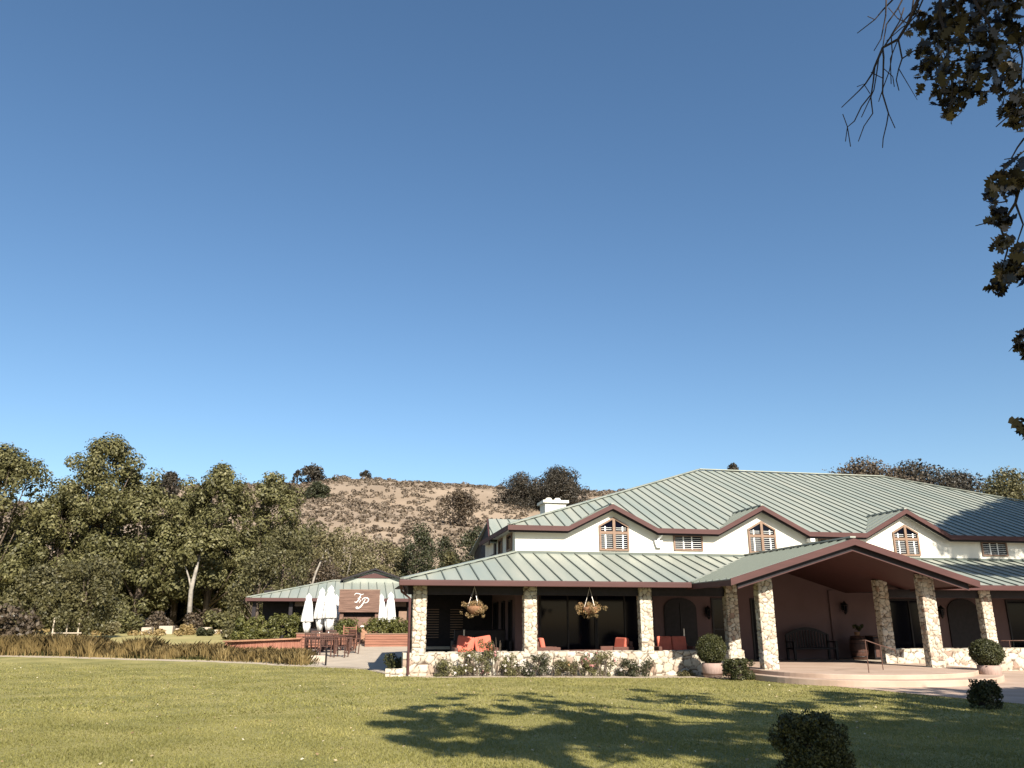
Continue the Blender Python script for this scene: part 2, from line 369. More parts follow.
# ------------------------------------------------------------------ masonry
def stonework(name, panels, parent=None, cell=.2, depth=.035, step=.028, zs=1.0):
    """panels: list of (origin, u vector, v vector) rectangles facing u x v; modelled as raised irregular stones"""
    AV = []; AF = []; AR = []; AJ = []; off = 0
    # seeds fill the bounding box in 3D so that stones wrap corners
    allp = np.array([p for o, u, v in panels for p in (o, Vector(o)+Vector(u), Vector(o)+Vector(v), Vector(o)+Vector(u)+Vector(v))])
    lo, hi = allp.min(0)-cell, allp.max(0)+cell
    g = [np.arange(lo[i], hi[i], cell*(1.15 if i < 2 else zs)) for i in range(3)]
    G = np.stack(np.meshgrid(*g, indexing='ij'), -1).reshape(-1, 3); G += RNG.uniform(-.42, .42, G.shape)*cell
    G = G[RNG.random(len(G)) > .18]; GR = RNG.random(len(G))
    for o, u, v in panels:
        o, u, v = Vector(o), Vector(u), Vector(v); nn = np.array(u.cross(v).normalized())
        nu = max(2, int(u.length/step)); nv = max(2, int(v.length/step))
        a, b = np.meshgrid(np.linspace(0, 1, nu+1), np.linspace(0, 1, nv+1), indexing='ij')
        P = np.array(o)+a[..., None]*np.array(u)+b[..., None]*np.array(v); P = P.reshape(-1, 3)
        D1 = np.empty(len(P)); D2 = np.empty(len(P)); I = np.empty(len(P), int)
        for s0 in range(0, len(P), 1500):
            Q = P[s0:s0+1500]; c0, c1 = Q.min(0)-cell*3, Q.max(0)+cell*3
            k = np.where(((G > c0) & (G < c1)).all(1))[0]
            d = np.linalg.norm((Q[:, None]-G[None, k])*np.array([1, 1, 1.25]), axis=2); s2 = np.argpartition(d, 1, axis=1)[:, :2]
            dd = np.take_along_axis(d, s2, 1); od = np.argsort(dd, 1); dd = np.take_along_axis(dd, od, 1); s2 = np.take_along_axis(s2, od, 1)
            D1[s0:s0+1500] = dd[:, 0]; D2[s0:s0+1500] = dd[:, 1]; I[s0:s0+1500] = k[s2[:, 0]]
        e = np.clip((D2-D1)/(cell*.22), 0, 1); e = e*e*(3-2*e)
        hgt = depth*(e-.6)+.25*depth*(GR[I]-.5)*e*2
        edgeM = ((a > 1e-6) & (a < 1-1e-6) & (b > 1e-6) & (b < 1-1e-6)).ravel()
        P2 = P+nn*(hgt*np.where(edgeM, 1, .3))[:, None]
        q = np.arange((nu+1)*(nv+1)).reshape(nu+1, nv+1)
        Fq = np.stack([q[:-1, :-1], q[1:, :-1], q[1:, 1:], q[:-1, 1:]], -1).reshape(-1, 4)
        AV.append(P2); AF.append(Fq+off); off += len(P2); AR.append((GR[I]*7.3) % 1); AJ.append(np.clip((e-.05)/.38, 0, 1))
    o = npmesh(name, np.concatenate(AV), np.concatenate(AF), 'stone', parent, np.concatenate(AR), True, np.concatenate(AJ)); return o
def boxpanels(x0, x1, y0, y1, z0, z1, top=True, faces='lrfb'):
    P = []; Z = (0, 0, z1-z0)
    if 'f' in faces: P.append(((x0, y0, z0), (x1-x0, 0, 0), Z))
    if 'r' in faces: P.append(((x1, y0, z0), (0, y1-y0, 0), Z))
    if 'b' in faces: P.append(((x1, y1, z0), (x0-x1, 0, 0), Z))
    if 'l' in faces: P.append(((x0, y1, z0), (0, y0-y1, 0), Z))
    if top: P.append(((x0, y0, z1), (x1-x0, 0, 0), (0, y1-y0, 0)))
    return P

# ------------------------------------------------------------------ roofs
def roof_plane(name, pts, e0, e1, parent, sp=.5, thick=.06, ribs=True, seam_off=.5):
    """pts: polygon (3D, planar, CCW from above), e0->e1: eave direction. Seams run up the slope."""
    P = [Vector(p) for p in pts]; n = (P[1]-P[0]).cross(P[2]-P[0]).normalized()
    if n.z < 0: n = -n
    r = MB().prism([p-n*thick for p in P], n*thick).build(name, 'roof_metal', parent)
    if ribs:
        ex = (Vector(e1)-Vector(e0)).normalized(); up = n.cross(ex).normalized()
        if up.z < 0: up = -up
        o = P[0]; q = [((p-o).dot(ex), (p-o).dot(up)) for p in P]
        mb = MB(); s = min(a for a, b in q)+sp*seam_off; smax = max(a for a, b in q)
        while s < smax-.02:
            ts = []
            for i in range(len(q)):
                (a, b), (c, d) = q[i], q[(i+1) % len(q)]
                if (a-s)*(c-s) < 0: ts.append(b+(d-b)*(s-a)/(c-a))
            if len(ts) >= 2:
                t0, t1 = min(ts), max(ts)
                if t1-t0 > .1: mb.bar(o+ex*s+up*(t0+.01)+n*.022, o+ex*s+up*(t1-.01)+n*.022, .032, .044, n)
            s += sp
        mb.build('seam', 'seam_metal', r)
    return r
def cap(mb, a, b, w=.16, h=.05): mb.bar(Vector(a)+Vector((0, 0, .06)), Vector(b)+Vector((0, 0, .06)), w, h)

H = thing('clubhouse', 'large cream clubhouse with green standing seam metal roofs, stone pillars and a deep porch', 'building', (12, 29, 0))
H.location = (0, 0, 0)
FZ = .22                                             # porch floor
# porch roof
EZ, TZ, EY, WY, WX = 2.94, 4.22, 26.5, 30.9, 6.3
a, b, c, d = (1.69, EY, EZ), (60, EY, EZ), (60, WY, TZ), (WX, WY, TZ)
GX, GH, GY, GT, GE = 16.0, 4.42, 23.55, 4.24, 2.93     # gable centre, half width, front, apex, eave
# front porch roof in two pieces either side of the entrance gable
vs = (GT-GE)/GH
def porch_z(y): return EZ+(TZ-EZ)*(y-EY)/(WY-EY)
vl = GX-GH; vr = GX+GH
yt = EY+(GT-EZ)/(TZ-EZ)*(WY-EY)
roof_plane('porch_roof', [a, (vl, EY, EZ), (GX, WY, TZ), (WX, WY, TZ)], (0, 0, 0), (1, 0, 0), H, .56)
roof_plane('porch_roof', [(vr, EY, EZ), b, c, (GX, WY, TZ)], (0, 0, 0), (1, 0, 0), H, .56)
LX2, LY2 = 2.5, 36.0
_n = (Vector(a)-Vector((LX2, LY2, EZ))).cross(Vector(d)-Vector(a)); _z = EZ-(_n.x*(WX-1.69)+_n.y*(LY2-EY))/_n.z
roof_plane('porch_roof', [(LX2, LY2, EZ), a, d, (WX, LY2, _z)], (LX2, LY2, 0), (1.69, EY, 0), H, .53)
roof_plane('entrance_roof', [(vl, GY, GE), (GX, GY, GT), (GX, WY-.01, GT), (vl, EY, GE)], (0, 0, 0), (0, 1, 0), H, .5)
roof_plane('entrance_roof', [(GX, GY, GT), (vr, GY, GE), (vr, EY, GE), (GX, WY-.01, GT)], (0, 0, 0), (0, 1, 0), H, .5)
mb = MB(); cap(mb, a, d); cap(mb, (GX, GY, GT), (GX, WY, GT), .2); cap(mb, (vl, EY, EZ-.02), (GX, WY, TZ-.03), .1, .02); cap(mb, (vr, EY, EZ-.02), (GX, WY, TZ-.03), .1, .02)
mb.split('ridge_cap', 'roof_metal', H)
mb = MB()                                              # flashing along the wall
mb.box(WX, 60, WY-.05, WY-.003, TZ-.02, TZ+.09).build('wall_flashing', 'seam_metal', H)
# porch fascia
mb = MB(); mb.box(1.62, vl-.02, EY-.06, EY-.005, EZ-.17, EZ+.02).box(vr+.02, 60, EY-.06, EY-.005, EZ-.17, EZ+.02).bar((1.69, EY, EZ-.075), (LX2, LY2, EZ-.075), .06, .18)
mb.split('fascia', 'fascia', H)
MB().box(1.6, vl-.02, EY-.12, EY-.063, EZ-.172, EZ+.005).box(vr+.02, 60, EY-.12, EY-.063, EZ-.172, EZ+.005).split('gutter', 'fascia', H, bevel=.02)
mb = MB()
for x0, x1 in ((vl, GX), (GX, vr)):
    z0, z1 = (GE, GT) if x0 == vl else (GT, GE)
    mb.prism([(x0, GY-.005, z0-.20), (x1, GY-.005, z1-.20), (x1, GY-.005, z1+.01), (x0, GY-.005, z0+.01)], (0, -.06, 0))
mb.split('gable_fascia', 'fascia', H)
mb = MB()
for x0, x1 in ((vl+.3, GX), (GX, vr-.3)):
    z0, z1 = (GE+.3*vs, GT) if x0 < GX-1 else (GT, GE+.3*vs)
    mb.prism([(x0, GY+.12, z0-.36), (x1, GY+.12, z1-.36), (x1, GY+.12, z1-.075), (x0, GY+.12, z0-.075)], (0, .08, 0))
mb.split('gable_beam', 'dark_wood', H)
mb = MB()
for x0, x1 in ((vl+.3, GX), (GX, vr-.3)):
    z0, z1 = (GE+.3*vs, GT) if x0 < GX-1 else (GT, GE+.3*vs)
    mb.prism([(x0, GY+.10, z0-.38), (x1, GY+.10, z1-.38), (x1, GY+.10, z1-.355), (x0, GY+.10, z0-.355)], (0, .04, 0))
mb.split('gable_trim', 'fascia', H)
mb = MB(); mb.box(vl, vl+.06, GY, EY+.4, GE-.2, GE-.03).box(vr-.06, vr, GY, EY+.4, GE-.2, GE-.03).split('side_fascia', 'fascia', H)
# ceilings
mb = MB()
mb.poly([(vl+.07, GY+.05, GE-.13+.0), (GX, GY+.05, GT-.13), (GX, WY, GT-.13), (vl+.07, WY, GE-.13)]); mb.poly([(GX, GY+.05, GT-.13), (vr-.07, GY+.05, GE-.13), (vr-.07, WY, GE-.13), (GX, WY, GT-.13)])
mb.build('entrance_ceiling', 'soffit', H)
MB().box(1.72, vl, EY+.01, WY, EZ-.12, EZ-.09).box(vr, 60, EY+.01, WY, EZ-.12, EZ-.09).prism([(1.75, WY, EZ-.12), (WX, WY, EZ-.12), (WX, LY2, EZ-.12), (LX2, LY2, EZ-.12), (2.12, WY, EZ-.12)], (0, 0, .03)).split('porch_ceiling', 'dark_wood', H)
# porch beams above pillars
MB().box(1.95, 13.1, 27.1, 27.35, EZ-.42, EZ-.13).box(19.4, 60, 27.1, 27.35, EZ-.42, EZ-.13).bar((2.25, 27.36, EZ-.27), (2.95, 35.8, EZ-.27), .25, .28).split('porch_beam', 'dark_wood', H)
# floor slab and walls
MB().box(1.95, 13.0, 27.25, WY, -.4, FZ).box(19.5, 60, 27.25, WY, -.4, FZ).prism([(2.2, WY, -.4), (WX, WY, -.4), (WX, LY2, -.4), (2.8, LY2, -.4)], (0, 0, .4+FZ)).split('porch_floor', 'concrete', H)
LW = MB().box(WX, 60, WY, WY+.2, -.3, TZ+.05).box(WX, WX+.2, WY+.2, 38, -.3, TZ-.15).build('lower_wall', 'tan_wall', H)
# back of the side porch: dark boarded wall
o = MB().box(2.75, WX, 36.01, 36.2, 0, EZ-.1).build('side_porch_wall', 'dark_wood', H)
# lower openings (x0,x1,z0,z1)
def glazed(x0, x1, z0, z1, y, parent, fr='dark_trim', nx=1, nz=1, name='window', t=.07, axis='x'):
    mb = MB(); g = MB()
    def bx(u0, u1, d0, d1, a0, a1, q):
        if axis == 'x': q.box(u0, u1, y-d1, y-d0, a0, a1)
        else: q.box(y-d1, y-d0, u0, u1, a0, a1)
    bx(x0-t, x0, .003, .06, z0-t, z1+t, mb); bx(x1, x1+t, .003, .06, z0-t, z1+t, mb); bx(x0, x1, .003, .06, z1, z1+t, mb); bx(x0, x1, .003, .06, z0-t, z0, mb)
    for i in range(1, nx): u = x0+(x1-x0)*i/nx; bx(u-.03, u+.03, .003, .05, z0, z1, mb)
    for i in range(1, nz): u = z0+(z1-z0)*i/nz; bx(x0, x1, .003, .045, u-.025, u+.025, mb)
    f = mb.build(name, fr, parent); bx(x0, x1, .002, .012, z0, z1, g); g.build('pane', 'glass', f); return f
glazed(7.3, 9.42, .3, 2.62, WY, H, nx=2); glazed(9.55, 11.75, .3, 2.62, WY, H, nx=2)
glazed(14.36, 15.1, FZ+.02, 2.5, WY, H, name='door', nz=2); glazed(16.05, 16.9, FZ+.02, 2.5, WY, H, name='door')
# arched double door
mb = MB(); ax0, ax1 = 12.28, 13.63; cx = (ax0+ax1)/2
arc = [(ax0, FZ), (ax1, FZ)]+[(cx+(ax1-ax0)/2*math.cos(t), 2.15+.42*math.sin(t)) for t in np.linspace(0, math.pi, 12)]
D = mb.prism([(x, WY-.004, z) for x, z in arc], (0, -.06, 0)).build('arched_door', 'dark_wood', H)
MB().box(cx-.02, cx+.02, WY-.1, WY-.066, FZ, 2.4).build('door_stile', 'dark_trim', D); MB().box(cx+.06, cx+.1, WY-.12, WY-.07, 1.1, 1.4).build('handle', 'brass', D)
mb = MB(); ax0, ax1 = 25.0, 26.5; cx = (ax0+ax1)/2
arc = [(ax0, FZ), (ax1, FZ)]+[(cx+(ax1-ax0)/2*math.cos(t), 2.1+.5*math.sin(t)) for t in np.linspace(0, math.pi, 12)]
mb.prism([(x, WY-.004, z) for x, z in arc], (0, -.06, 0)).build('arched_door', 'dark_wood', H)
glazed(22.2, 24.2, .6, 2.5, WY, H, nx=2); glazed(28.0, 31, .6, 2.5, WY, H, nx=3)
# side wall openings facing the side porch
for y0, y1 in ((31.5, 32.0), (33.0, 33.5), (34.5, 35.4)): glazed(y0, y1, FZ+.05, 2.4, WX, H, axis='y')
# pilaster on the entrance wall
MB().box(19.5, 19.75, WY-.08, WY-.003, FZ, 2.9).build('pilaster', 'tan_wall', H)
# blinds on the back wall of the side porch
bl = MB()
for x0, x1 in ((3.2, 3.95), (4.45, 5.0)):
    for k in range(12): bl.box(x0, x1, 35.93, 35.98, 1.0+k*.105, 1.035+k*.105)
bl.build('blind', 'trim_tan', H)
MB().box(2.95, 4.1, 33, 33.4, .62, .72).build('bar_counter', 'concrete', H)
# pillars
def pillar(x, y, z0, z1, w=.43, dp=.3):
    p = stonework('stone_pillar', boxpanels(x-w/2, x+w/2, y, y+dp, z0, z1, top=False), H, .14, .04, .022); return p
def gable_z(x): return GT-abs(x-GX)*vs
for x in (2.34, 6.03, 10.10, 23.62, 27.6): pillar(x, 27.0, .62, EZ-.14)
for x in (13.3, 19.3): pillar(x, 27.0, -.1, EZ-.1+.3)
pillar(13.2, 24.4, -.1, gable_z(13.2)-.1, .5); pillar(19.15, 24.4, -.1, gable_z(19.15)-.1, .5)
# downspout at the left corner
MB().tube([(1.66, 26.6, EZ-.15), (1.72, 26.8, EZ-.35), (2.0, 26.95, EZ-.55), (2.02, 26.93, .05)], .04, 8).build('downspout', 'fascia', H)

# ---- upper storey
UY, EYu, EZu = WY, 30.5, 5.23; CX0 = 5.98
gab = [(10.2, 1.86, .92), (16.69, 2.02, 1.04), (23.4, 2.04, 1.07)]
ux0, ux1 = WX, 41.4
pts = [(ux0, TZ-.1), (ux1, TZ-.1), (ux1, EZu-.08)]
for gx, hw, rh in gab[::-1]: pts += [(gx+hw-.02, EZu-.08), (gx, EZu+rh-.14), (gx-hw+.02, EZu-.08)]
pts += [(ux0, EZu-.08)]
uw = MB().prism([(x, UY, z) for x, z in pts], (0, .22, 0)).build('upper_wall', 'stucco', H)
# cut nothing: windows stand in shallow frames on the wall
MB().box(ux0, ux0+.22, UY+.22, 38, TZ-.1, EZu-.05).build('upper_wall', 'stucco', H)
RYr, RZ = 42.2, 9.98; RX0, RX1 = 19.35, 31.2; CX1 = 41.8
sl_ = (RZ-EZu)/(RYr-EYu)
front = [(CX0, EYu, EZu)]
pl = [(CX0, EYu, EZu), (CX1, EYu, EZu), (RX1, RYr, RZ), (RX0, RYr, RZ)]
# main front slope minus the notches where wall gables meet it
poly = [(CX0, EYu)]
for gx, hw, rh in gab: poly += [(gx-hw, EYu), (gx, EYu+rh/sl_), (gx+hw, EYu)]
poly += [(CX1, EYu), (RX1, RYr), (RX0, RYr)]
P3 = [(x, y, EZu+sl_*(y-EYu)) for x, y in poly]
def multi_roof(name, P3, parent, sp):
    P = [Vector(p) for p in P3]; n = Vector((0, -sl_, 1)).normalized()
    r = MB().prism([p-n*.06 for p in P], n*.06).build(name, 'roof_metal', parent)
    t = r.modifiers.new('tri', 'TRIANGULATE')
    mb = MB(); s = CX0+.25
    while s < CX1:
        ys = []
        for i in range(len(P)):
            a, b = P[i], P[(i+1) % len(P)]
            if (a.x-s)*(b.x-s) < 0: ys.append(a.y+(b.y-a.y)*(s-a.x)/(b.x-a.x))
        ys.sort()
        for i in range(0, len(ys)-1, 2):
            y0, y1 = ys[i], ys[i+1]
            mb.bar(Vector((s, y0+.02, EZu+sl_*(y0+.02-EYu)))+n*.022, Vector((s, y1-.02, EZu+sl_*(y1-.02-EYu)))+n*.022, .032, .044, n)
        s += .5
    mb.build('seam', 'seam_metal', r)
multi_roof('main_roof', P3, H, .5)
roof_plane('main_roof', [(CX0, 38, EZu), (CX0, EYu, EZu), (RX0, RYr, RZ), (12, 46, EZu+(12-CX0)/(RX0-CX0)*(RZ-EZu))], (0, 1, 0), (0, 0, 0), H, .5)
roof_plane('main_roof', [(CX1, EYu, EZu), (CX1, 54.2, EZu), (RX1, RYr, RZ)], (0, 0, 0), (0, 1, 0), H, .5)
roof_plane('main_roof', [(CX1, 54.2, EZu), (15, 54.2, EZu), (RX0, RYr, RZ), (RX1, RYr, RZ)], (0, 0, 0), (1, 0, 0), H, .5, ribs=False)
for gx, hw, rh in gab:
    yb = EYu+rh/sl_
    for sx in (-1, 1):
        q = [(gx, EYu, EZu+rh), (gx, yb, EZu+rh), (gx+sx*hw, EYu, EZu)]
        roof_plane('dormer_roof', q if sx < 0 else q[::-1], (0, 0, 0), (0, 1, 0), H, .5)
mb = MB(); cap(mb, (CX0, EYu, EZu), (RX0, RYr, RZ)); cap(mb, (CX1, EYu, EZu), (RX1, RYr, RZ)); cap(mb, (RX0, RYr, RZ), (RX1, RYr, RZ), .25)
for gx, hw, rh in gab: cap(mb, (gx, EYu, EZu+rh-.02), (gx, EYu+rh/sl_, EZu+rh-.02), .12)
mb.split('ridge_cap', 'roof_metal', H)
# zig-zag fascia and soffit
zz = [(CX0, EZu)]
for gx, hw, rh in gab: zz += [(gx-hw, EZu), (gx, EZu+rh), (gx+hw, EZu)]
zz += [(CX1, EZu)]
mb = MB(); sb = MB(); db = MB()
for (x0, z0), (x1, z1) in zip(zz[:-1], zz[1:]):
    mb.prism([(x0, EYu-.003, z0-.17), (x1, EYu-.003, z1-.17), (x1, EYu-.003, z1+.02), (x0, EYu-.003, z0+.02)], (0, -.05, 0))
    sb.prism([(x0, EYu, z0-.12), (x1, EYu, z1-.12), (x1, EYu, z1-.085), (x0, EYu, z0-.085)], (0, UY-EYu+.05, 0))
    db.prism([(x0, EYu+.06, z0-.24), (x1, EYu+.06, z1-.24), (x1, EYu+.06, z1-.125), (x0, EYu+.06, z0-.125)], (0, .05, 0))
mb.box(CX0-.05, CX0-.003, EYu-.05, 37.5, EZu-.17, EZu+.02)
mb.build('upper_fascia', 'fascia', H); sb.box(CX0, WX+.1, EYu+.3, 37.5, EZu-.12, EZu-.085); sb.build('upper_soffit', 'stucco', H); db.split('upper_frieze', 'dark_wood', H)
# peaked windows
def peaked(cx, w=1.24, zb=4.37, zs=5.28, zt=5.62):
    y = UY; t = .075; x0, x1 = cx-w/2, cx+w/2; f = MB()
    f.box(x0, x0+t, y-.07, y-.003, zb, zs).box(x1-t, x1, y-.07, y-.003, zb, zs).box(x0+t, x1-t, y-.07, y-.003, zb, zb+t)
    f.prism([(x0, y-.003, zs), (cx, y-.003, zt), (cx, y-.003, zt+t), (x0, y-.003, zs+t)], (0, -.067, 0)); f.prism([(cx, y-.003, zt), (x1, y-.003, zs), (x1, y-.003, zs+t), (cx, y-.003, zt+t)], (0, -.067, 0))
    f.box(cx-.055, cx+.055, y-.074, y-.003, zb+t, zt+.03).box(x0+t, cx-.055, y-.065, y-.003, 5.02, 5.13).box(cx+.055, x1-t, y-.065, y-.003, 5.02, 5.13)
    F_ = f.build('window', 'trim_tan', H)
    MB().prism([(x0+.01, y-.004, zb+.01), (x1-.01, y-.004, zb+.01), (x1-.01, y-.004, zs), (cx, y-.004, zt), (x0+.01, y-.004, zs)], (0, -.012, 0)).build('pane', 'glass', F_)
    s = MB()
    for sx in (-1, 1):
        a0, a1 = (cx+.06, x1-t) if sx > 0 else (x0+t, cx-.06)
        mid = (a0+a1)/2; s.box(mid-.02+.06*sx, mid+.035+.06*sx, y-.03, y-.017, zb+t, 5.02)
        s.box(mid-.02+.06*sx, mid+.03+.06*sx, y-.03, y-.017, 5.13, 5.33)
        for k in range(7):
            z = zb+t+.05+k*.08; s.box(a0+.01, a1-.01, y-.027, y-.0165, z, z+.012)
        for k in range(2):
            z = 5.19+k*.075; s.box(a0+.03, a1-.03, y-.027, y-.0165, z, z+.014)
    s.build('shutter', 'shutter', F_)
for cx in (10.33, 16.76, 23.5): peaked(cx)
def small_window(x0, x1, z0=4.42, z1=5.04):
    y = UY; f = MB(); t = .06
    f.box(x0, x0+t, y-.06, y-.003, z0, z1).box(x1-t, x1, y-.06, y-.003, z0, z1).box(x0+t, x1-t, y-.06, y-.003, z1-t, z1).box(x0+t, x1-t, y-.06, y-.003, z0, z0+t)
    F_ = f.build('window', 'trim_tan', H); MB().box(x0+.01, x1-.01, y-.016, y-.004, z0+.01, z1-.01).build('pane', 'glass', F_)
    s = MB(); a, b = x0+t, x1-t
    for u in (.32, .64): s.box(a+(b-a)*u-.025, a+(b-a)*u+.025, y-.034, y-.017, z0+t, z1-t)
    for k in range(6): s.box(a, b, y-.028, y-.0165, z0+t+.03+k*.08, z0+t+.043+k*.08)
    s.build('shutter', 'shutter', F_)
small_window(12.85, 14.11); small_window(19.35, 20.5); small_window(27.2, 28.5)
glazed(31.5, 32.4, 4.45, 4.98, WX, H, 'trim_tan', axis='y'); glazed(33.6, 34.3, 4.45, 4.98, WX, H, 'trim_tan', axis='y')
# white rain-water outlet and security light on the upper wall
MB().tube([(12.28, 30.62, 5.02), (12.2, 30.75, 4.9), (12.15, 30.8, 4.82)], .05, 8).prism([(12.0, 30.89, 4.8), (12.34, 30.89, 4.8), (12.28, 30.89, 4.52), (12.08, 30.89, 4.52)], (0, -.13, 0)).build('rain_head', 'white_paint', H)
MB().box(18.75, 18.95, 30.5, 30.85, 4.86, 4.98).box(18.8, 18.86, 30.7, 30.76, 4.75, 4.86).build('security_light', 'white_paint', H)
# rear cross wing at the left
cyw, hwid, rz_ = 38.0, 3.2, 6.4
roof_plane('rear_wing_roof', [(6.0, cyw-hwid, 5.0), (12, cyw-hwid, 5.0), (12, cyw, rz_), (6.45, cyw, rz_)], (0, 0, 0), (1, 0, 0), H, .55)
roof_plane('rear_wing_roof', [(12, cyw+hwid, 5.0), (6.0, cyw+hwid, 5.0), (6.45, cyw, rz_), (12, cyw, rz_)], (0, 0, 0), (1, 0, 0), H, .55)
MB().prism([(6.25, cyw-hwid+.2, 4.0), (6.25, cyw+hwid-.2, 4.0), (6.25, cyw+hwid-.2, 5.0), (6.45, cyw, rz_-.15), (6.25, cyw-hwid+.2, 5.0)], (.2, 0, 0)).build('rear_wing_wall', 'dark_wood', H)  # dark colour here stands in for the shadow of the roof overhang
MB().prism([(5.97, cyw-hwid, 4.86), (6.42, cyw, rz_-.16), (6.42, cyw, rz_+.02), (5.97, cyw-hwid, 5.04)], (-.05, 0, 0)).build('rake_board', 'fascia', H)
# chimney
ch = MB().box(9.25, 10.3, 38, 39.1, 5.9, 7.25).build('chimney', 'stucco', H)
MB().box(9.13, 10.42, 37.88, 39.22, 7.25, 7.38).build('chimney_cap', 'stucco', ch); MB().lathe([(.17, 0), (.17, .12), (.12, .18)], 12, (9.55, 38.5, 7.38)).lathe([(.17, 0), (.17, .12), (.12, .18)], 12, (10.0, 38.5, 7.38)).split('chimney_pot', 'stucco', ch)
# wall lanterns
def lantern(x, z, parent):
    l = MB().box(x-.05, x+.05, WY-.05, WY-.003, z-.12, z+.15).bar((x, WY-.04, z+.12), (x, WY-.2, z+.22), .025).bar((x, WY-.2, z+.22), (x, WY-.2, z+.14), .02)
    l.lathe([(.02, .2), (.06, .15), (.13, .08), (.13, .06)], 8, (x, WY-.2, z)).lathe([(.09, -.2), (.06, -.24), (.02, -.3)], 8, (x, WY-.2, z))
    for t in range(4): a = t*math.pi/2+.78; l.bar((x+.1*math.cos(a), WY-.2+.1*math.sin(a), z-.2), (x+.12*math.cos(a), WY-.2+.12*math.sin(a), z+.07), .018)
    L_ = l.build('wall_lantern', 'iron', parent); MB().lathe([(.07, -.19), (.09, .05)], 8, (x, WY-.2, z)).build('lamp_glass', 'glass', L_)
lantern(14.08, 2.05, H); lantern(20.1, 2.25, H); lantern(24.6, 2.1, H)
# entrance platform and steps
def arc_slab(name, front, z0, z1, m='paving'):
    P_ = front[:-4]; q = []                                     # round off the curved front edge
    for i in range(len(P_)-1):
        p0, p1, p2, p3 = [np.array(P_[max(0, min(len(P_)-1, j))]) for j in (i-1, i, i+1, i+2)]
        for t in np.linspace(0, 1, 7)[:-1]: q.append(tuple(.5*(2*p1+(p2-p0)*t+(2*p0-5*p1+4*p2-p3)*t*t+(3*p1-p0-3*p2+p3)*t**3)))
    front = q+front[-5:]
    return MB().prism([(x, y, z0) for x, y in front], (0, 0, z1-z0)).build(name, m, H, bevel=.02)
arc_slab('entrance_floor', [(12.75, 24.3), (13.0, 23.0), (13.7, 22.0), (14.7, 21.45), (16.0, 21.25), (17.4, 21.5), (18.5, 22.1), (19.6, 23.2), (20.3, 24.4), (20.3, 27.2), (19.6, 27.2), (19.6, WY), (12.9, WY), (12.9, 27.0)], -.3, FZ+.003)
arc_slab('entrance_step', [(12.45, 24.6), (12.7, 22.8), (13.4, 21.6), (14.5, 20.95), (16.0, 20.7), (17.6, 20.95), (18.9, 21.6), (20.2, 22.9), (20.9, 24.4), (20.9, 25.5), (20.9, 26.9), (14, 26.9), (12.6, 26.9)], -.35, .10)

# ---- low stone walls (each a thing of its own)
sw = stonework('stone_wall', boxpanels(1.85, 13.62, 27.02, 27.5, -.25, .70, faces='lrf')+[((1.3, 26.75, -.1), (.55, 0, 0), (0, 0, .35))], None, .21, .045)
tag(sw, 'low rubble stone wall under the left porch pillars, rose bushes at its foot', 'wall')
sw2 = stonework('stone_wall', boxpanels(19.55, 36, 27.02, 27.5, -.35, .70, faces='lf'), None, .21, .045, .035)
tag(sw2, 'low rubble stone wall at the right porch behind the right potted ball shrub', 'wall')

# ------------------------------------------------------------------ pavilion across the patio
P = thing('pavilion', 'low pavilion with green metal hip roof and small vented gable behind the white umbrellas', 'building')
py = 48.0; pz = 2.93; ps = .275
roof_plane('roof', [(-5.5, py, pz), (9, py, pz), (9, py+4.2, pz+4.2*ps), (-.9, py+4.2, pz+4.2*ps)], (0, 0, 0), (1, 0, 0), P, .5)
roof_plane('roof', [(-5.5, py+8.4, pz), (-5.5, py, pz), (-.9, py+4.2, pz+4.2*ps)], (0, 1, 0), (0, 0, 0), P, .5)
roof_plane('roof', [(9, py+8.4, pz), (-5.5, py+8.4, pz), (-.9, py+4.2, pz+4.2*ps), (9, py+4.2, pz+4.2*ps)], (1, 0, 0), (0, 0, 0), P, .5, ribs=False)
MB().box(-5.55, 9, py-.06, py-.004, pz-.16, pz+.02).box(-5.56, -5.505, py, py+8.4, pz-.16, pz+.02).split('fascia', 'fascia', P)
mb = MB(); cap(mb, (-5.5, py, pz), (-.9, py+4.2, pz+4.2*ps), .12); cap(mb, (-.9, py+4.2, pz+4.2*ps), (9, py+4.2, pz+4.2*ps), .14); mb.split('ridge_cap', 'roof_metal', P)
gx, gw, gb, ga = 1.6, 1.9, 4.2, 4.85; gy = py+3.6
MB().prism([(gx-gw, gy+.3, gb-.35), (gx+gw, gy+.3, gb-.35), (gx+gw, gy+.3, gb), (gx, gy+.3, ga-.12), (gx-gw, gy+.3, gb)], (0, 2, 0)).build('gable_wall', 'roof_metal', P)
MB().prism([(gx-gw+.65, gy+.29, gb+.08), (gx+gw-.65, gy+.29, gb+.08), (gx, gy+.29, ga-.28)], (0, -.04, 0)).build('gable_vent', 'fascia', P)
mb = MB()
for s in (-1, 1): mb.prism([(gx, gy, ga-.08), (gx+s*(gw+.15), gy, gb-.12), (gx+s*(gw+.15), gy, gb-.02), (gx, gy, ga+.02)], (0, 2.6, 0))
mb.split('gable_roof', 'dark_wood', P)
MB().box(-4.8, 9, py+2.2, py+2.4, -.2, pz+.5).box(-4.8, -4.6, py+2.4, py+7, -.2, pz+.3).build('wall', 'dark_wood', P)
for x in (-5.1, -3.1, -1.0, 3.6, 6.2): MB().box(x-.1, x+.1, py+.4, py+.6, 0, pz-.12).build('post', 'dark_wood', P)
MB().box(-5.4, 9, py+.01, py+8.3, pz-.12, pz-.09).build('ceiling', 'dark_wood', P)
MB().box(-2.9, 3.4, py+.55, py+.62, pz-.42, pz-.16).build('beam', 'trim_tan', P)
for x in (-3.45, -2.75): MB().box(x, x+.55, py+2.12, py+2.19, 1.35, 2.0).build('window', 'white_paint', P)
mb = MB()
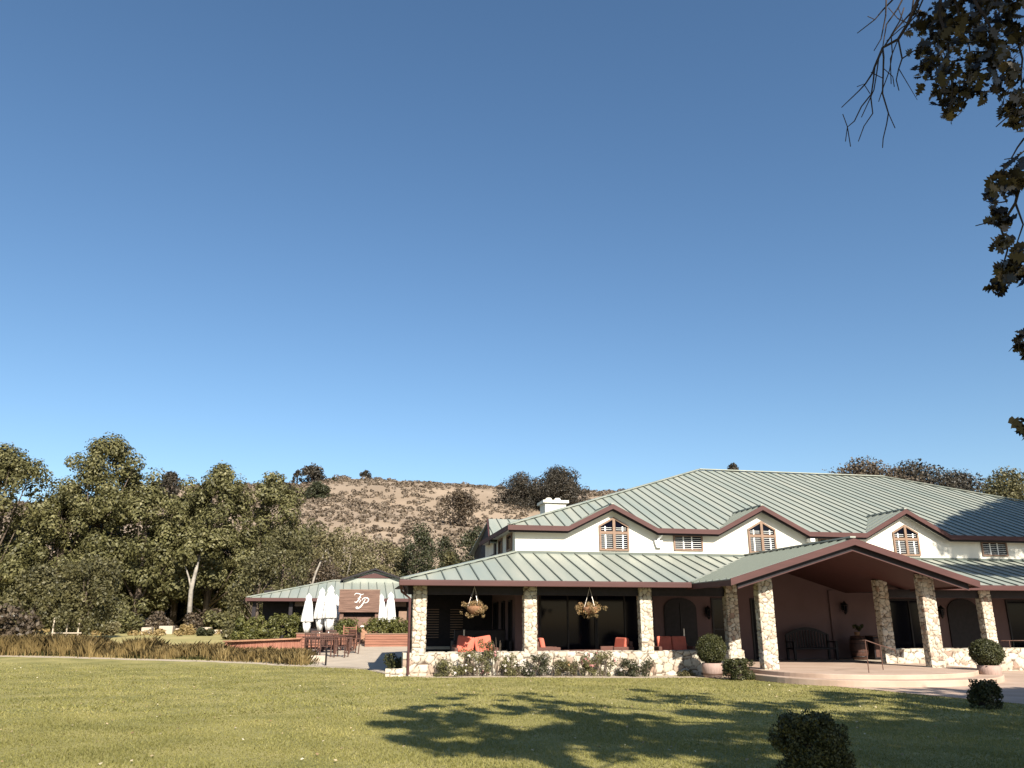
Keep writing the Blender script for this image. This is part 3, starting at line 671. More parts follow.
for k in range(7): mb.box(-1.9, -.2, py+2.1, py+2.19, 1.35+k*.11, 1.39+k*.11)
mb.build('blind', 'trim_tan', P)
MB().box(3.0, 4.5, py+.65, py+.7, 1.5, 2.25).build('drop_panel', 'trim_tan', P)

# outdoor serving wall with the monogram board
T = thing('serving_hatch', 'tall wood clad serving wall with a dark hatch under the monogram board', 'kiosk', (.7, 46.3, gz(.7, 46.3)))
g0 = gz(.7, 46.3)
MB().box(-1.05, -.85, -.1, .4, 0, 2.2).box(.85, 1.05, -.1, .4, 0, 2.2).box(-.849, .849, .3, .4, 0, 2.2).split('wall_panel', 'sign_wood', T)
MB().box(-.845, .845, -.02, .28, .0, 1.38).build('counter_front', 'sign_wood', T); MB().box(-.84, .84, .2, .28, 1.42, 1.8).build('hatch_opening', 'dark_wood', T)
MB().box(.1, 1.0, -.42, -.06, .86, .93).build('shelf', 'white_paint', T); MB().box(.15, .95, -.36, -.1, 0, .859).build('shelf_box', 'teak', T)
SGN = thing('monogram_sign', 'square brown timber board with white script letters F and P above the patio', 'sign', (.68, 46.08, 2.75))
bd = MB()
for k in range(6): bd.box(-1.1, 1.08, -.04, .04, -.585+k*.195, -.585+k*.195+.19)
bd.build('board', 'sign_wood', SGN); MB().box(-1.12, 1.10, -.05, .05, .586, .62).box(-1.09, 1.07, .041, .08, -.58, .58).build('frame', 'trim_tan', SGN)
def stroke(mb, pts, w):
    q = [Vector((x, -.055, z)) for x, z in pts]; c = []
    for i in range(len(q)-1):
        p0, p1, p2, p3 = q[max(i-1, 0)], q[i], q[i+1], q[min(i+2, len(q)-1)]
        for t in np.linspace(0, 1, 6)[:-1]:
            c.append(.5*((2*p1)+(-p0+p2)*t+(2*p0-5*p1+4*p2-p3)*t*t+(-p0+3*p1-3*p2+p3)*t**3))
    c.append(q[-1]); n = len(c)
    mb.tube(c, [w*(.45+.75*math.sin(math.pi*i/(n-1))) for i in range(n)], 6)
f = MB()
stroke(f, [(-.30, .30), (-.22, .40), (-.05, .38), (.08, .34), (.20, .38)], .022)
stroke(f, [(.06, .35), (.0, .20), (-.08, .02), (-.18, -.07), (-.28, -.04)], .03)
stroke(f, [(-.12, .14), (-.02, .16), (.08, .19)], .02)
f.build('letter_f', 'white_paint', SGN)
f = MB()
stroke(f, [(.30, .10), (.22, -.06), (.13, -.22), (.02, -.34), (-.12, -.40), (-.17, -.34), (-.08, -.30)], .034)
stroke(f, [(.12, .02), (.18, .13), (.32, .17), (.45, .13), (.47, .02), (.38, -.08), (.25, -.10)], .028)
stroke(f, [(-.02, -.10), (.04, .02), (.0, .06)], .018)
f.build('letter_p', 'white_paint', SGN)

# umbrellas
U = thing('patio_umbrella', 'closed white umbrella standing alone, leftmost of the patio umbrellas', 'umbrella', group='closed white patio umbrellas')
def wob(t, z): return 1+.20*math.sin(t*7+z*.6)+.07*math.sin(t*3+z*3)
MB().lathe([(.03, 3.08), (.08, 3.02), (.13, 2.86), (.11, 2.72), (.15, 2.62), (.20, 2.2), (.25, 1.7), (.28, 1.4), (.24, 1.36)][::-1], 48, wob=wob).build('canopy', 'umbrella_cloth', U, True)
MB().lathe([(.16, 1.38), (.19, 1.3), (.16, 1.0), (.10, .72)][::-1], 24, wob=wob).build('canopy_tail', 'umbrella_cloth', U, True)
MB().lathe([(.024, .1), (.024, 3.14)], 10).build('pole', 'white_paint', U); MB().lathe([(.26, 0), (.26, .06), (.05, .1), (.05, .2)], 20).build('base', 'iron', U)
ul = [(309, 594, 46, None), (322.5, 588.5, 46.6, 'closed white umbrella with flared top, left in the tight cluster left of the sign'), (331.5, 586, 46, 'tallest closed white umbrella, in the middle of the cluster beside the sign'), (336.5, 595, 47.5, 'shorter closed white umbrella, right of the cluster and nearest the sign'),
      (375, 596.5, 47, 'closed white umbrella just right of the sign, left of its pair'), (381.5, 594.5, 46.4, 'closed white umbrella right of the sign, right of its touching pair'), (391, 592.5, 47, 'closed white umbrella near the stone pillar, rightmost of all umbrellas')]
for i, (px, pyy, Y, lab) in enumerate(ul):
    u = U if i == 0 else dup(U); t = un(px, pyy, Y=Y); g = gz(t.x, t.y); u.location = (t.x, t.y, g); k = (t.z-g)/3.1
    u.scale = (k*1.3, k*1.3, k); u.rotation_euler.z = i*.7
    if lab: u['label'] = lab

# planters and hedges of the patio
def hedge(name, label, x0, x1, y0, y1, z0, z1, m='leaf_hedge', n=5200, size=.11, group=None, cat='hedge'):
    t = thing(name, label, cat, group=group); cl = []
    for _ in range(int(26*(x1-x0)*(y1-y0)**.5)+10):
        r = random.uniform(.16, .3); cl.append((random.uniform(x0, x1), random.uniform(y0, y1), random.uniform(z0+.1, z1-r*.7), r))
    foliage('leaves', cl, n, size, m, t, .4, .5, .6)
    mb = MB()
    for k in range(5):
        x = x0+(x1-x0)*(k+.5)/5; mb.tube([(x, (y0+y1)/2, z0-.2), (x+random.uniform(-.1, .1), (y0+y1)/2, z1-.3)], [.03, .01], 5)
    mb.build('stem', 'bark', t); return t
def plank_planter(label, x0, x1, y0, y1, z0, z1, m='wood_red'):
    t = thing('wooden_planter', label, 'planter'); mb = MB(); k = 5
    for i in range(k):
        a = z0+(z1-z0)*i/k; mb.box(x0, x1, y0, y0+.04, a, a+(z1-z0)/k-.015); mb.box(x0, x0+.04, y0+.041, y1, a, a+(z1-z0)/k-.015); mb.box(x1-.04, x1, y0+.041, y1, a, a+(z1-z0)/k-.015)
    mb.build('planks', m, t); MB().box(x0+.05, x1-.05, y0+.05, y1, z0, z1-.06).build('soil', 'earth', t)
    MB().box(x0-.03, x1+.03, y0-.03, y0+.07, z1-.012, z1+.03).build('rim', 'trim_tan', t); return t
a = gp(366, 647); b = gp(411, 647); y = a.y; g = a.z
A = un(365, 640, Y=y); B = un(411, 640, Y=y); zt = un(380, 634, Y=y).z
plank_planter('long red-brown plank planter full of green shrubs right of the sign', A.x, B.x+.4, y, y+.8, g, zt)
hedge('planter_shrubs', 'green shrubs growing in the long wooden planter right of the sign', A.x+.1, B.x+.3, y+.15, y+.75, zt, un(380, 617, Y=y).z, n=6000)
y0p = y
A = un(336, 640, Y=y+.6); B = un(358, 640, Y=y+.6); zt2 = un(345, 636, Y=y+.6).z
plank_planter('short red-brown plank planter under the left edge of the sign', A.x, B.x, y+.6, y+1.3, gz(0, y), zt2)
hedge('planter_shrubs', 'green shrubs growing in the short wooden planter under the sign', A.x, B.x, y+.7, y+1.2, zt2, un(345, 618, Y=y).z, n=2600)
A = un(296, 640, Y=y-1.5); B = un(338, 640, Y=y-1.5)
plank_planter('reddish plank planter behind the dark tables and below the umbrella cluster', A.x, B.x, y-1.5, y-.9, gz(0, y), un(310, 633.5, Y=y-1.5).z, 'wood_plank')
A = un(238, 620, Y=47.4); B = un(306, 620, Y=47.4)
hz0 = gz(A.x, 47)
h1 = (A.x*.55+B.x*.45)
hedge('hedge', 'rounded bright green hedge left of the umbrellas, at the left corner of the pavilion', A.x, h1-.2, 46.8, 47.9, hz0, un(270, 614.5, Y=47).z, n=7000, size=.13)
hedge('hedge', 'dull green hedge next to the lone umbrella in front of the pavilion', h1+.1, B.x, 46.8, 47.9, hz0, un(290, 613.5, Y=47).z, n=6000, size=.13)
c = gp(395, 665); tt = thing('low_shrub', 'low dark green grassy shrub beside the downspout at the patio corner', 'shrub')
q = un(396, 655, Y=29.5); foliage('leaves', [(q.x-.3+random.random()*.55, 29.5+random.uniform(-.3, .3), random.uniform(.1, .45), .2) for _ in range(12)], 2600, .07, 'leaf_box', tt)
# curved plank wall with pale cap
CWt = thing('curved_plank_wall', 'curved low wall of upright red-brown planks with a pale cap, left of the tables', 'wall')
pm = MB(); cm_ = MB(); N_ = 46; prev = None
for i in range(N_+1):
    t = i/N_; yy = 39.6+1.5*math.sin(t*2.0); px_ = 226+76*t; x = un(px_, 640, Y=yy).x; g = gz(x, yy)-.05; zt = un(px_, 642-3*t, Y=yy).z
    if prev:
        (xa, ya, ga_, za) = prev; pm.bar((xa, ya, (ga_+za)/2), (x, yy, (g+zt)/2), .05, za-ga_); cm_.bar((xa, ya, za+.03), (x, yy, zt+.03), .42, .06)
        pm.bar((xa, ya-.03, ga_), (xa, ya-.03, za), .035)
    prev = (x, yy, g, zt)
pm.build('planks', 'wood_plank', CWt); cm_.build('cap', 'teak', CWt)

# tables and chairs
def make_table():
    t = thing('dining_table', 'dark wooden table', 'table'); mb = MB()
    for k in range(7): mb.box(-.8, .8, -.42+k*.122, -.42+k*.122+.112, .71, .75)
    mb.build('tabletop', 'furn_wood', t); MB().box(-.7, .7, -.35, .35, .62, .708).build('apron', 'furn_wood', t)
    for x in (-.66, .66):
        for yv in (-.32, .32): MB().box(x-.04, x+.04, yv-.04, yv+.04, 0, .619).build('leg', 'furn_wood', t)
    return t
def make_chair():
    t = thing('dining_chair', 'chair', 'chair', group='wooden chairs around the patio tables'); mb = MB()
    for k in range(5): mb.box(-.24, .24, -.22+k*.09, -.22+k*.09+.075, .43, .455)
    mb.build('seat', 'furn_wood', t)
    for x in (-.24, .24): MB().box(x-.02, x+.02, -.23, -.19, 0, .66).build('leg', 'furn_wood', t); MB().bar((x, .22, 0), (x, .29, .95), .04).build('leg', 'furn_wood', t)
    for x in (-.24, .24): MB().box(x-.025, x+.025, -.24, .26, .661, .685).build('armrest', 'furn_wood', t)
    mb = MB()
    for k in range(5): mb.bar((-.16+k*.08, .25, .5), (-.16+k*.08, .285, .9), .03, .015)
    mb.bar((-.22, .285, .91), (.22, .285, .91), .03, .07); mb.build('backrest', 'furn_wood', t); return t
tb = make_table(); tb['label'] = 'dark wooden patio table at the left, nearest the grass bank'
p = gp(320, 654); tb.location = (p.x, p.y, p.z+.012); tb.rotation_euler.z = .15
t2 = dup(tb); p = gp(338, 652.5); t2.location = (p.x, p.y+.6, gz(p.x, p.y+.6)+.014); t2['label'] = 'dark wooden patio table at the right, nearer the open patio'; t2.rotation_euler.z = -.2
c0 = make_chair()
cs = [(311, 655.5, 2.9, 'wooden chair at the left end of the patio tables, beside the curved plank wall'), (316, 652, .1, 'wooden chair pushed in behind the left patio table'), (325, 657, 3.2, 'wooden chair with its back to the lawn, before the left patio table'),
      (331, 651, .2, 'wooden chair between the two patio tables, facing the lawn'), (341, 657.5, 2.8, 'wooden chair nearest the lawn, before the right patio table'), (347, 651, -.9, 'wooden chair at the far right end of the right patio table'), (352, 654, -1.3, 'wooden chair turned sideways on the open patio, rightmost by the tables')]
for i, (x, yv, r, lab) in enumerate(cs):
    o = c0 if i == 0 else dup(c0); p = gp(x, yv); o.location = (p.x, p.y, p.z+.014); o.rotation_euler.z = r; o['label'] = lab
LC = thing('slatted_lounge_chair', 'reddish slatted lounge chair beside the short planter under the sign', 'chair'); p = gp(349, 649)
LC.location = (p.x, p.y, p.z+.014); mb = MB()
for k in range(6): mb.box(-.3, .3, -.3+k*.1, -.3+k*.1+.08, .36, .39)
mb.build('seat', 'wood_red', LC); mb = MB()
for k in range(6): mb.bar((-.3, .32+k*.03, .45+k*.11), (.3, .32+k*.03, .45+k*.11), .09, .02, (0, -.3, 1))
mb.build('backrest', 'wood_red', LC)
for x in (-.31, .31): MB().bar((x, -.3, 0), (x, -.3, .55), .05).bar((x, .3, 0), (x, .48, 1.1), .05).bar((x, -.35, .56), (x, .38, .56), .07, .03).split('side_frame', 'wood_red', LC)
Bn = thing('bollard', 'short dark post on the pale patio slab in front of the tables', 'post'); p = gp(325.5, 666); Bn.location = (p.x, p.y, p.z)
MB().lathe([(.035, 0), (.035, .62), (.05, .63), (.05, .67)], 10).build('shaft', 'iron', Bn)
Lw = un(312, 652, Y=37.5); 
tag(MB().box(un(308, 655, Y=36).x, un(326.5, 655, Y=36).x, 35.6, 36.2, -.05, .32).build('low_bench_wall', 'concrete', bevel=.02), 'low pale concrete block between the grass bank and the dark post', 'wall')

# ------------------------------------------------------------------ ornamental grasses left
def grass_bank(name, label, xs0, xs1, off0, off1, n, hgt, m='leaf_grass', tufts=260):
    tx = RNG.uniform(xs0, xs1, tufts); ty = np.array([lawn_edge(x) for x in tx])+RNG.uniform(off0, off1, tufts); th = RNG.uniform(.45, 1.2, tufts)*np.interp(tx, [-7, -4.5], [1, .62]); tc = RNG.random(tufts)
    i = RNG.integers(0, tufts, n); a = RNG.uniform(0, 2*math.pi, n); r = np.abs(RNG.normal(0, .26, n)); X = tx[i]+np.cos(a)*r; Y = ty[i]+np.sin(a)*r
    Z = np.array([gz(p, q) for p, q in zip(X, Y)]); h = hgt*th[i]*RNG.uniform(.4, 1.15, n)*(1+.25*np.sin(X*1.3+np.sin(X*.7)*2)); ln = h*RNG.uniform(.15, .75, n); w = .013
    B = np.stack([X, Y, Z], 1); dd = np.stack([-np.sin(a)*w, np.cos(a)*w, 0*a], 1); T = B+np.stack([np.cos(a)*ln, np.sin(a)*ln, h], 1); Mi = B+np.stack([np.cos(a)*ln*.3, np.sin(a)*ln*.3, h*.6], 1)
    V = np.stack([B-dd, B+dd, Mi+dd*.9, T, Mi-dd*.9], 1).reshape(-1, 3); 
    return tag(npmesh(name, V, np.arange(n*5).reshape(n, 5), m, rnd=np.clip(.6*tc[i]+.4*RNG.random(n), 0, 1)), label, 'ornamental grass', kind='stuff')
grass_bank('ornamental_grass', 'band of dry brown ornamental grass along the far edge of the lawn', -26, -1.5, 1.1, 3.6, 120000, .52, tufts=900)
grass_bank('sedge', 'green sedge growing low at the foot of the dry grass band', -26, -1.3, 1.0, 1.5, 7000, .2, 'leaf_box', 150)
n = 200; fx = RNG.uniform(-45, -9, n)
cl = [(x, y_, gz(x, y_)+.15, random.uniform(.15, .4)) for x, y_ in zip(fx, RNG.uniform(60, 72, n))]
C, o, r = cloud(cl, 9000, .5, .5, .4, .7); V, F, r = leaves(C, .2, r, o, .7)
tag(npmesh('dry_undergrowth', V, F, 'leaf_grass', rnd=r), 'low dry tufts along the far side of the meadow', 'undergrowth', kind='stuff')
# pale stone terrace blocks in front of the trees
for i, (px, w, yy, lab) in enumerate([(146, 10, 631, 'pale stone terrace wall, leftmost of the row below the big trees'), (165, 14, 629.5, 'pale stone terrace wall, tallest of the row below the big trees'), (178, 8, 632, 'pale stone terrace wall, small one beside the tallest of the row'), (204, 10, 631, 'pale stone terrace wall just right of the pale leaning trunk'), (218, 16, 633.5, 'pale stone terrace wall, rightmost and lowest of the row')]):
    q = un(px, yy, Y=66); q0 = un(px-w/2, yy, Y=66).x; q1 = un(px+w/2, yy, Y=66).x
    tag(MB().box(q0, q1, 66+i*.2, 66.9+i*.2, gz(q.x, 66)-.3, un(px, yy-3.6, Y=66).z).build('terrace_wall', 'concrete', bevel=.04), lab, 'wall')
# stake frame by the young tree
# ------------------------------------------------------------------ trees
def tree_parts(t, h, cr, trunk_r, m, nleaf, size, ncl, bark='bark', low=.25, ex=1.0, lobes=None, lean=0, bias=.5, clr=(.2, .36), top=1.0, seed=None, shell=.5):
    rs = random.Random(seed or random.random()); cl = []; tips = []
    for i in range(ncl):
        u = rs.random(); z = low+(1-low)*(u**.75); prof = math.sin(math.pi*min(1, (z-low)/(1-low)*.86+.16))**.42
        a = rs.uniform(0, 2*math.pi); rr = cr*prof*(rs.random()**.45)*rs.uniform(.65, 1.15); r = cr*rs.uniform(*clr)
        x, y_, zz = rr*math.cos(a)*ex+lean*z, rr*math.sin(a), z*h-r*.6
        cl.append((x, y_, max(r*.6, zz), r)); tips.append((x, y_, zz))
    foliage('crown', cl, nleaf, size, m, t, .35, shell, bias)
    mb = MB(); mb.tube([(0, 0, -.4), (lean*.15, .05, h*.2), (lean*.45, 0, h*.5), (lean*.85, 0, h*.85)], [trunk_r*1.25, trunk_r, trunk_r*.6, trunk_r*.15], 9)
    for i in rs.sample(range(ncl), min(ncl, 14)):
        x, y_, zz = tips[i]; b0 = rs.uniform(.18, .6)*zz; mb.tube([(lean*b0/h, 0, b0), (x*.5, y_*.5, b0+(zz-b0)*.45), (x, y_, zz)], [trunk_r*.4, trunk_r*.25, trunk_r*.06], 5)
    mb.build('trunk', bark, t, True)
def tree(name, label, px, top, Y, cr, m, nleaf, size, ncl, **k):
    """cr in metres; the top is read off at its distance"""
    q = un(px, top, Y=Y); zf = k.pop('zf', gz); g = zf(q.x, Y); t = thing(name, label, 'tree', (q.x, Y, g), random.random()*6.28 if not k.get('lean') and k.get('ex', 1) == 1 else 0, k.pop('group', None))
    tr = k.pop('tr', .28); tree_parts(t, q.z-g, cr, tr, m, nleaf, size, ncl, **k); return t
G1 = 'big trees at the left behind the meadow'; SY = 'leaf_sycamore'
tree('sycamore_tree', 'dense green tree cut by the left edge of the photo, top against the sky', 8, 446, 74, 5.2, SY, 22500, .28, 100, clr=(.13, .24), tr=.3, group=G1, bias=1.2, low=.12)
tree('sycamore_tree', 'tallest of the big green trees at the left, with a double rounded top', 112, 436, 76, 5.3, SY, 25500, .28, 130, clr=(.13, .23), group=G1, bias=1.2, low=.1)
tree('sycamore_tree', 'tree with lower crown directly left of the tallest of the big trees', 72, 484, 75, 4.0, SY, 16500, .28, 80, clr=(.14, .25), group=G1, bias=1.2, low=.1)
tree('sycamore_tree', 'broad green tree directly right of the tallest of the big trees', 152, 484, 74, 4.4, SY, 19500, .28, 95, clr=(.13, .24), group=G1, bias=1.2, low=.12)
tree('sycamore_tree', 'round topped big tree above the pale leaning trunk, left of its taller neighbour', 222, 465, 76, 4.8, SY, 21000, .28, 100, clr=(.13, .24), group=G1, bias=1.2, low=.14)
tree('sycamore_tree', 'big green tree at the right end of the tall row, top against the sky', 266, 465, 78, 4.7, SY, 18000, .28, 90, clr=(.13, .24), group=G1, bias=1.2, low=.12)
tree('sycamore_tree', 'lower green tree between two tall ones in the middle of the tall row', 188, 492, 79, 4.2, SY, 18000, .28, 90, clr=(.13, .24), group=G1, bias=1.2, low=.1)
tree('sycamore_tree', 'thin green tree behind the left edge tree, in the gap under the sky', 40, 512, 82, 3.6, 'leaf_dark', 9000, .36, 50, group=G1, bias=1.2, low=.05)
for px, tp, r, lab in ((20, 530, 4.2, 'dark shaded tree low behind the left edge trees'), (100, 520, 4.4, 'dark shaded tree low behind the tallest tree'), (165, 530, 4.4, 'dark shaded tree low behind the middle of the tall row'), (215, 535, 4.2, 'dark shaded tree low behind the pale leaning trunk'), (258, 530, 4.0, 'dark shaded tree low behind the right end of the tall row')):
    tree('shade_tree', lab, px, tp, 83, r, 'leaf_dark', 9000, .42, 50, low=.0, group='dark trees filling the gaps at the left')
tree('olive_tree', 'soft olive green bushy tree behind the left end of the pavilion roof', 287, 524, 64, 2.6, 'leaf_olive', 9000, .2, 50, low=.05, tr=.15)
tree('olive_tree', 'small olive green tree between the tall row and the pavilion roof', 262, 552, 62, 2.0, 'leaf_olive', 6000, .2, 40, low=.05, tr=.12)
tree('young_tree', 'small bushy olive tree with white stakes in the meadow at the left', 92, 556, 54, 2.3, 'leaf_olive', 9000, .2, 46, low=.25, tr=.1)
tree('young_tree', 'small bushy olive tree in the meadow near the left edge', 42, 566, 56, 2.2, 'leaf_olive', 7500, .2, 40, low=.22, tr=.1)
# leaning pale trunk
t = thing('leaning_tree', 'pale barked leaning tree with bare trunk below the tall row', 'tree'); q = un(190, 618, Y=70); g = gz(q.x, 70)
a1, a2, a3 = un(191, 590, Y=70), un(196, 570, Y=70), un(181, 552, Y=70.3)
MB().tube([(q.x, 70, g-.2), a1, a2, un(200, 552, Y=70.5)], [.24, .17, .14, .07], 8).tube([a1, un(189, 578, Y=70), a3], [.09, .07, .04], 6).build('trunk', 'pale_bark', t, True)
foliage('crown', [(a2.x+random.uniform(-1.7, 1.7), 70+random.uniform(-1, 1), a2.z+random.uniform(.6, 3), random.uniform(.4, .8)) for _ in range(18)], 3500, .34, SY, t)
# mid trees on the foot of the hill
def hzz(x, y): return hz(x, y) if y > 92 else gz(x, y)
G2 = 'trees at the foot of the hill'
tree('pale_tree', 'pale olive feathery tree with a white slanting trunk above the pavilion roof', 345, 528, 88, 4.2, 'leaf_pale', 12000, .24, 60, zf=hzz, bark='pale_bark', low=.05, group=G2, tr=.16)
tree('pale_tree', 'pale grey-green tree directly right of the slanting trunk on the hill foot', 382, 538, 92, 3.4, 'leaf_pale', 8000, .24, 50, zf=hzz, low=.0, group=G2, tr=.16)
tree('pale_tree', 'pale green tree where the tall dark row ends, in front of the hill', 312, 520, 94, 3.4, 'leaf_olive', 9000, .26, 50, zf=hzz, low=.0, group=G2, tr=.2)
tree('dark_oak', 'round dark green tree standing above the left end of the clubhouse porch roof', 421, 524, 90, 3.3, 'leaf_dark', 12000, .24, 60, zf=hzz, low=.0, group=G2, tr=.2)
tree('dark_oak', 'dark green tree just left of the clubhouse upper floor', 478, 527, 92, 3.2, 'leaf_dark', 11000, .24, 55, zf=hzz, low=.0, group=G2, tr=.2)
tree('dark_oak', 'low dull tree between the two dark trees on the hill foot', 450, 553, 93, 2.6, 'leaf_olive', 7000, .24, 40, zf=hzz, low=.0, group=G2, tr=.15)
tree('pale_tree', 'low pale bush tree under the pavilion gable, on the foot of the hill', 372, 556, 84, 3.0, 'leaf_pale', 7000, .24, 40, zf=hzz, low=.0, group=G2, tr=.12)
tree('russet_tree', 'low brownish tree behind the left part of the pavilion roof', 325, 556, 76, 2.6, 'leaf_russet', 7000, .24, 40, low=.0, group=G2, tr=.12)
for px_, tp_, r_, m_, lb_ in ((398, 548, 2.8, 'leaf_olive', 'olive bushy tree left of the round dark tree above the porch roof'), (445, 536, 2.4, 'leaf_dark', 'small dark tree in the gap above the left porch roof'), (500, 540, 2.4, 'leaf_olive', 'olive tree partly hidden behind the clubhouse upper left corner'), (358, 560, 2.6, 'leaf_olive', 'olive bushy tree directly above the pavilion gable')):
    tree('foothill_tree', lb_, px_, tp_, 96, r_, m_, 7000, .24, 44, zf=hzz, low=.0, group=G2, tr=.15)
# slanting white trunk
q0, q1, q2 = un(311, 588, Y=66), un(316, 572, Y=66), un(326, 550, Y=66)
t = thing('slanting_birch', 'thin white slanting trunk with few leaves rising behind the pavilion roof', 'tree')
MB().tube([(q0.x-.5, 66, gz(q0.x, 66)-.2), q0, q1, q2], [.10, .09, .08, .04], 7).build('trunk', 'pale_bark', t, True)
foliage('crown', [(q2.x+random.uniform(-1, 1), 66+random.uniform(-.6, .6), q2.z+random.uniform(-.6, 1.2), .35) for _ in range(14)], 900, .22, 'leaf_pale', t)
# hill oaks
def hill_tree(label, px, top, bottom, halfw, Y, m='leaf_oakhill', n=6000, ncl=34, size=.55, low=.3, **k):
    q = un(px, top, Y=Y); r = halfw*q.length/FPX*1.02; g = hz(q.x, Y); zb = un(px, bottom, Y=Y).z
    t = thing('hill_oak', label, 'tree', (q.x, Y, min(g, zb)), 0, 'oaks on the hill'); h = q.z-t.location.z
    tree_parts(t, h, r, k.pop('tr', max(.25, h*.04)), m, n, size, ncl, bark='dark_bark', low=low, **k)
def at_hill(px, row):
    best = None
    for Y in range(95, 330, 3):
        q = un(px, row, Y=Y)
        if q.z < hz(q.x, Y): return Y
    return 250
Yh = at_hill(545, 508); hill_tree('largest dark oak on the hill, directly behind the white chimney', 556, 467, 512, 31, Yh, n=24000, ncl=100, size=.45, low=.05, clr=(.16, .34))
hill_tree('dark oak on the hill touching the left side of the largest one', 522, 474, 517, 30, Yh+4, n=18000, ncl=90, size=.42, low=.0)
hill_tree('dark oak at the right of the largest one, beside the clubhouse hip', 572, 482, 512, 14, Yh+6, n=5000, ncl=34, size=.42, low=.0)
Yh = at_hill(457, 526); hill_tree('brownish oak with visible dark trunk on the open hillside', 460, 492, 527, 22, Yh, 'leaf_russet', n=3600, ncl=34, size=.4, low=.3)
hill_tree('sparse oak at the left end of the hill crest, against the sky', 313, 465, 488, 17, 246, n=2200, ncl=26, size=.7, low=.15)
hill_tree('small oak standing out at the left tip of the hill crest, thin and bare', 298, 470, 486, 6, 248, n=400, ncl=10, size=.6, low=.3)
Yh = at_hill(318, 500); hill_tree('round dark oak just below the hill crest at the left', 318, 482, 501, 13, Yh, 'leaf_dark', n=4500, ncl=34, size=.5, low=.0)
hill_tree('small round dark bush oak on the left part of the hill crest', 333, 477, 488, 6, 240, 'leaf_dark', n=1400, ncl=16, size=.6, low=.0)
hill_tree('tiny lone oak on the hill crest, near the middle of the open slope', 367, 470, 480, 6, 250, n=500, ncl=12, size=.6, low=.2)
hill_tree('reddish dark oak crown showing above the middle of the tall row', 172, 473, 500, 17, 200, n=5000, ncl=36, size=.5, low=.0)
hill_tree('dark oak crown at the right end of the tall row, below the crest', 288, 484, 505, 12, 200, n=2600, ncl=24, size=.5, low=.0)
# trees behind the main roof
def behind(label, px, top, halfw, Y, m, n, ncl=40, size=.4, **k):
    q = un(px, top, Y=Y); r = halfw*q.length/FPX; g = hzz(q.x, Y); t = thing('roofline_tree', label, 'tree', (q.x, Y, g), 0, 'trees rising behind the main roof')
    tree_parts(t, q.z-g, r, .4, m, n, size, ncl, bark='dark_bark', low=.35, **k)
behind('tiny dark tree top just above the left end of the clubhouse ridge', 733, 464, 18, 130, 'leaf_oakhill', 5000, 40, .35, clr=(.12, .22))
behind('dark russet tree crown above the right part of the clubhouse ridge', 862, 463, 60, 95, 'leaf_russet', 30000, 180, .36)
behind('dark russet tree crown, right neighbour of the one above the ridge', 910, 466, 60, 97, 'leaf_oakhill', 28000, 170, .36)
behind('low dark tree top between the russet and the green crowns behind the roof', 956, 474, 40, 99, 'leaf_oakhill', 16000, 110, .36)
behind('olive green tree crown at the right edge behind the clubhouse roof', 1006, 471, 46, 84, 'leaf_olive', 20000, 120, .32)
# undergrowth shrubs beneath the tall row
sp = [(8, 600, 'leaf_russet', 'brownish bush at the left edge below the big trees', 1.5, 46), (120, 610, SY, 'green bush in shade left of the terrace walls', 1.5, 68), (160, 615, 'leaf_russet', 'dark russet bush behind the tallest terrace wall', 1.4, 70), (205, 613, 'leaf_russet', 'dark russet bush behind the terrace walls at the pale trunk', 1.6, 70), (228, 611, SY, 'green bush right of the pale leaning trunk', 1.6, 69), (112, 622, 'leaf_pale', 'round pale grey bush at the edge of the meadow', .6, 62), (205, 634, 'leaf_dark', 'small dark round bush on the meadow before the terrace walls', .5, 60),
      (75, 617, 'leaf_olive', 'olive bush beneath the small staked tree', 1.4, 64), (240, 622, 'leaf_olive', 'low olive bush left of the bright hedge', .9, 52), (185, 625, 'leaf_grass', 'dry tuft bush among the terrace walls', .6, 63)]
for px, tp, m, lab, r, Y in sp:
    q = un(px, tp, Y=Y); g = gz(q.x, Y); t = thing('meadow_bush', lab, 'bush', (q.x, Y, g), 0, 'bushes below the big trees'); h = max(.5, q.z-g)
    foliage('leaves', [(random.uniform(-r, r)*.8, random.uniform(-r, r)*.6, random.uniform(.1, h*.85), r*random.uniform(.25, .42)) for _ in range(16)], 2200, .13+.08*r, m, t)
    MB().tube([(0, 0, -.2), (.05, 0, h*.6)], [.05, .02], 6).build('stem', 'bark', t)
St = thing('tree_stakes', 'white painted stake frame around the young tree in the meadow', 'stakes'); Y = 53
mb = MB()
for px, tp in ((55, 618), (68, 622), (80, 620)): q = un(px, tp, Y=Y); mb.box(q.x-.035, q.x+.035, Y-.05, Y+.05, gz(q.x, Y)-.1, q.z+.05)
mb.split('stake', 'concrete', St); q0, q1 = un(52, 633, Y=Y), un(82, 632.5, Y=Y); MB().box(q0.x, q1.x, Y-.1, Y-.052, q0.z-.03, q0.z+.03).build('rail', 'concrete', St)
q = un(8, 616, Y=58); tag(MB().box(q.x-.8, q.x+.9, 58, 58.5, q.z-.16, q.z+.1).box(q.x-.7, q.x-.6, 58.1, 58.4, gz(q.x, 58), q.z-.16).box(q.x+.7, q.x+.8, 58.1, 58.4, gz(q.x, 58), q.z-.16).build('white_bench', 'white_paint', bevel=.02), 'white bench top glimpsed at the left edge beneath the trees', 'bench')

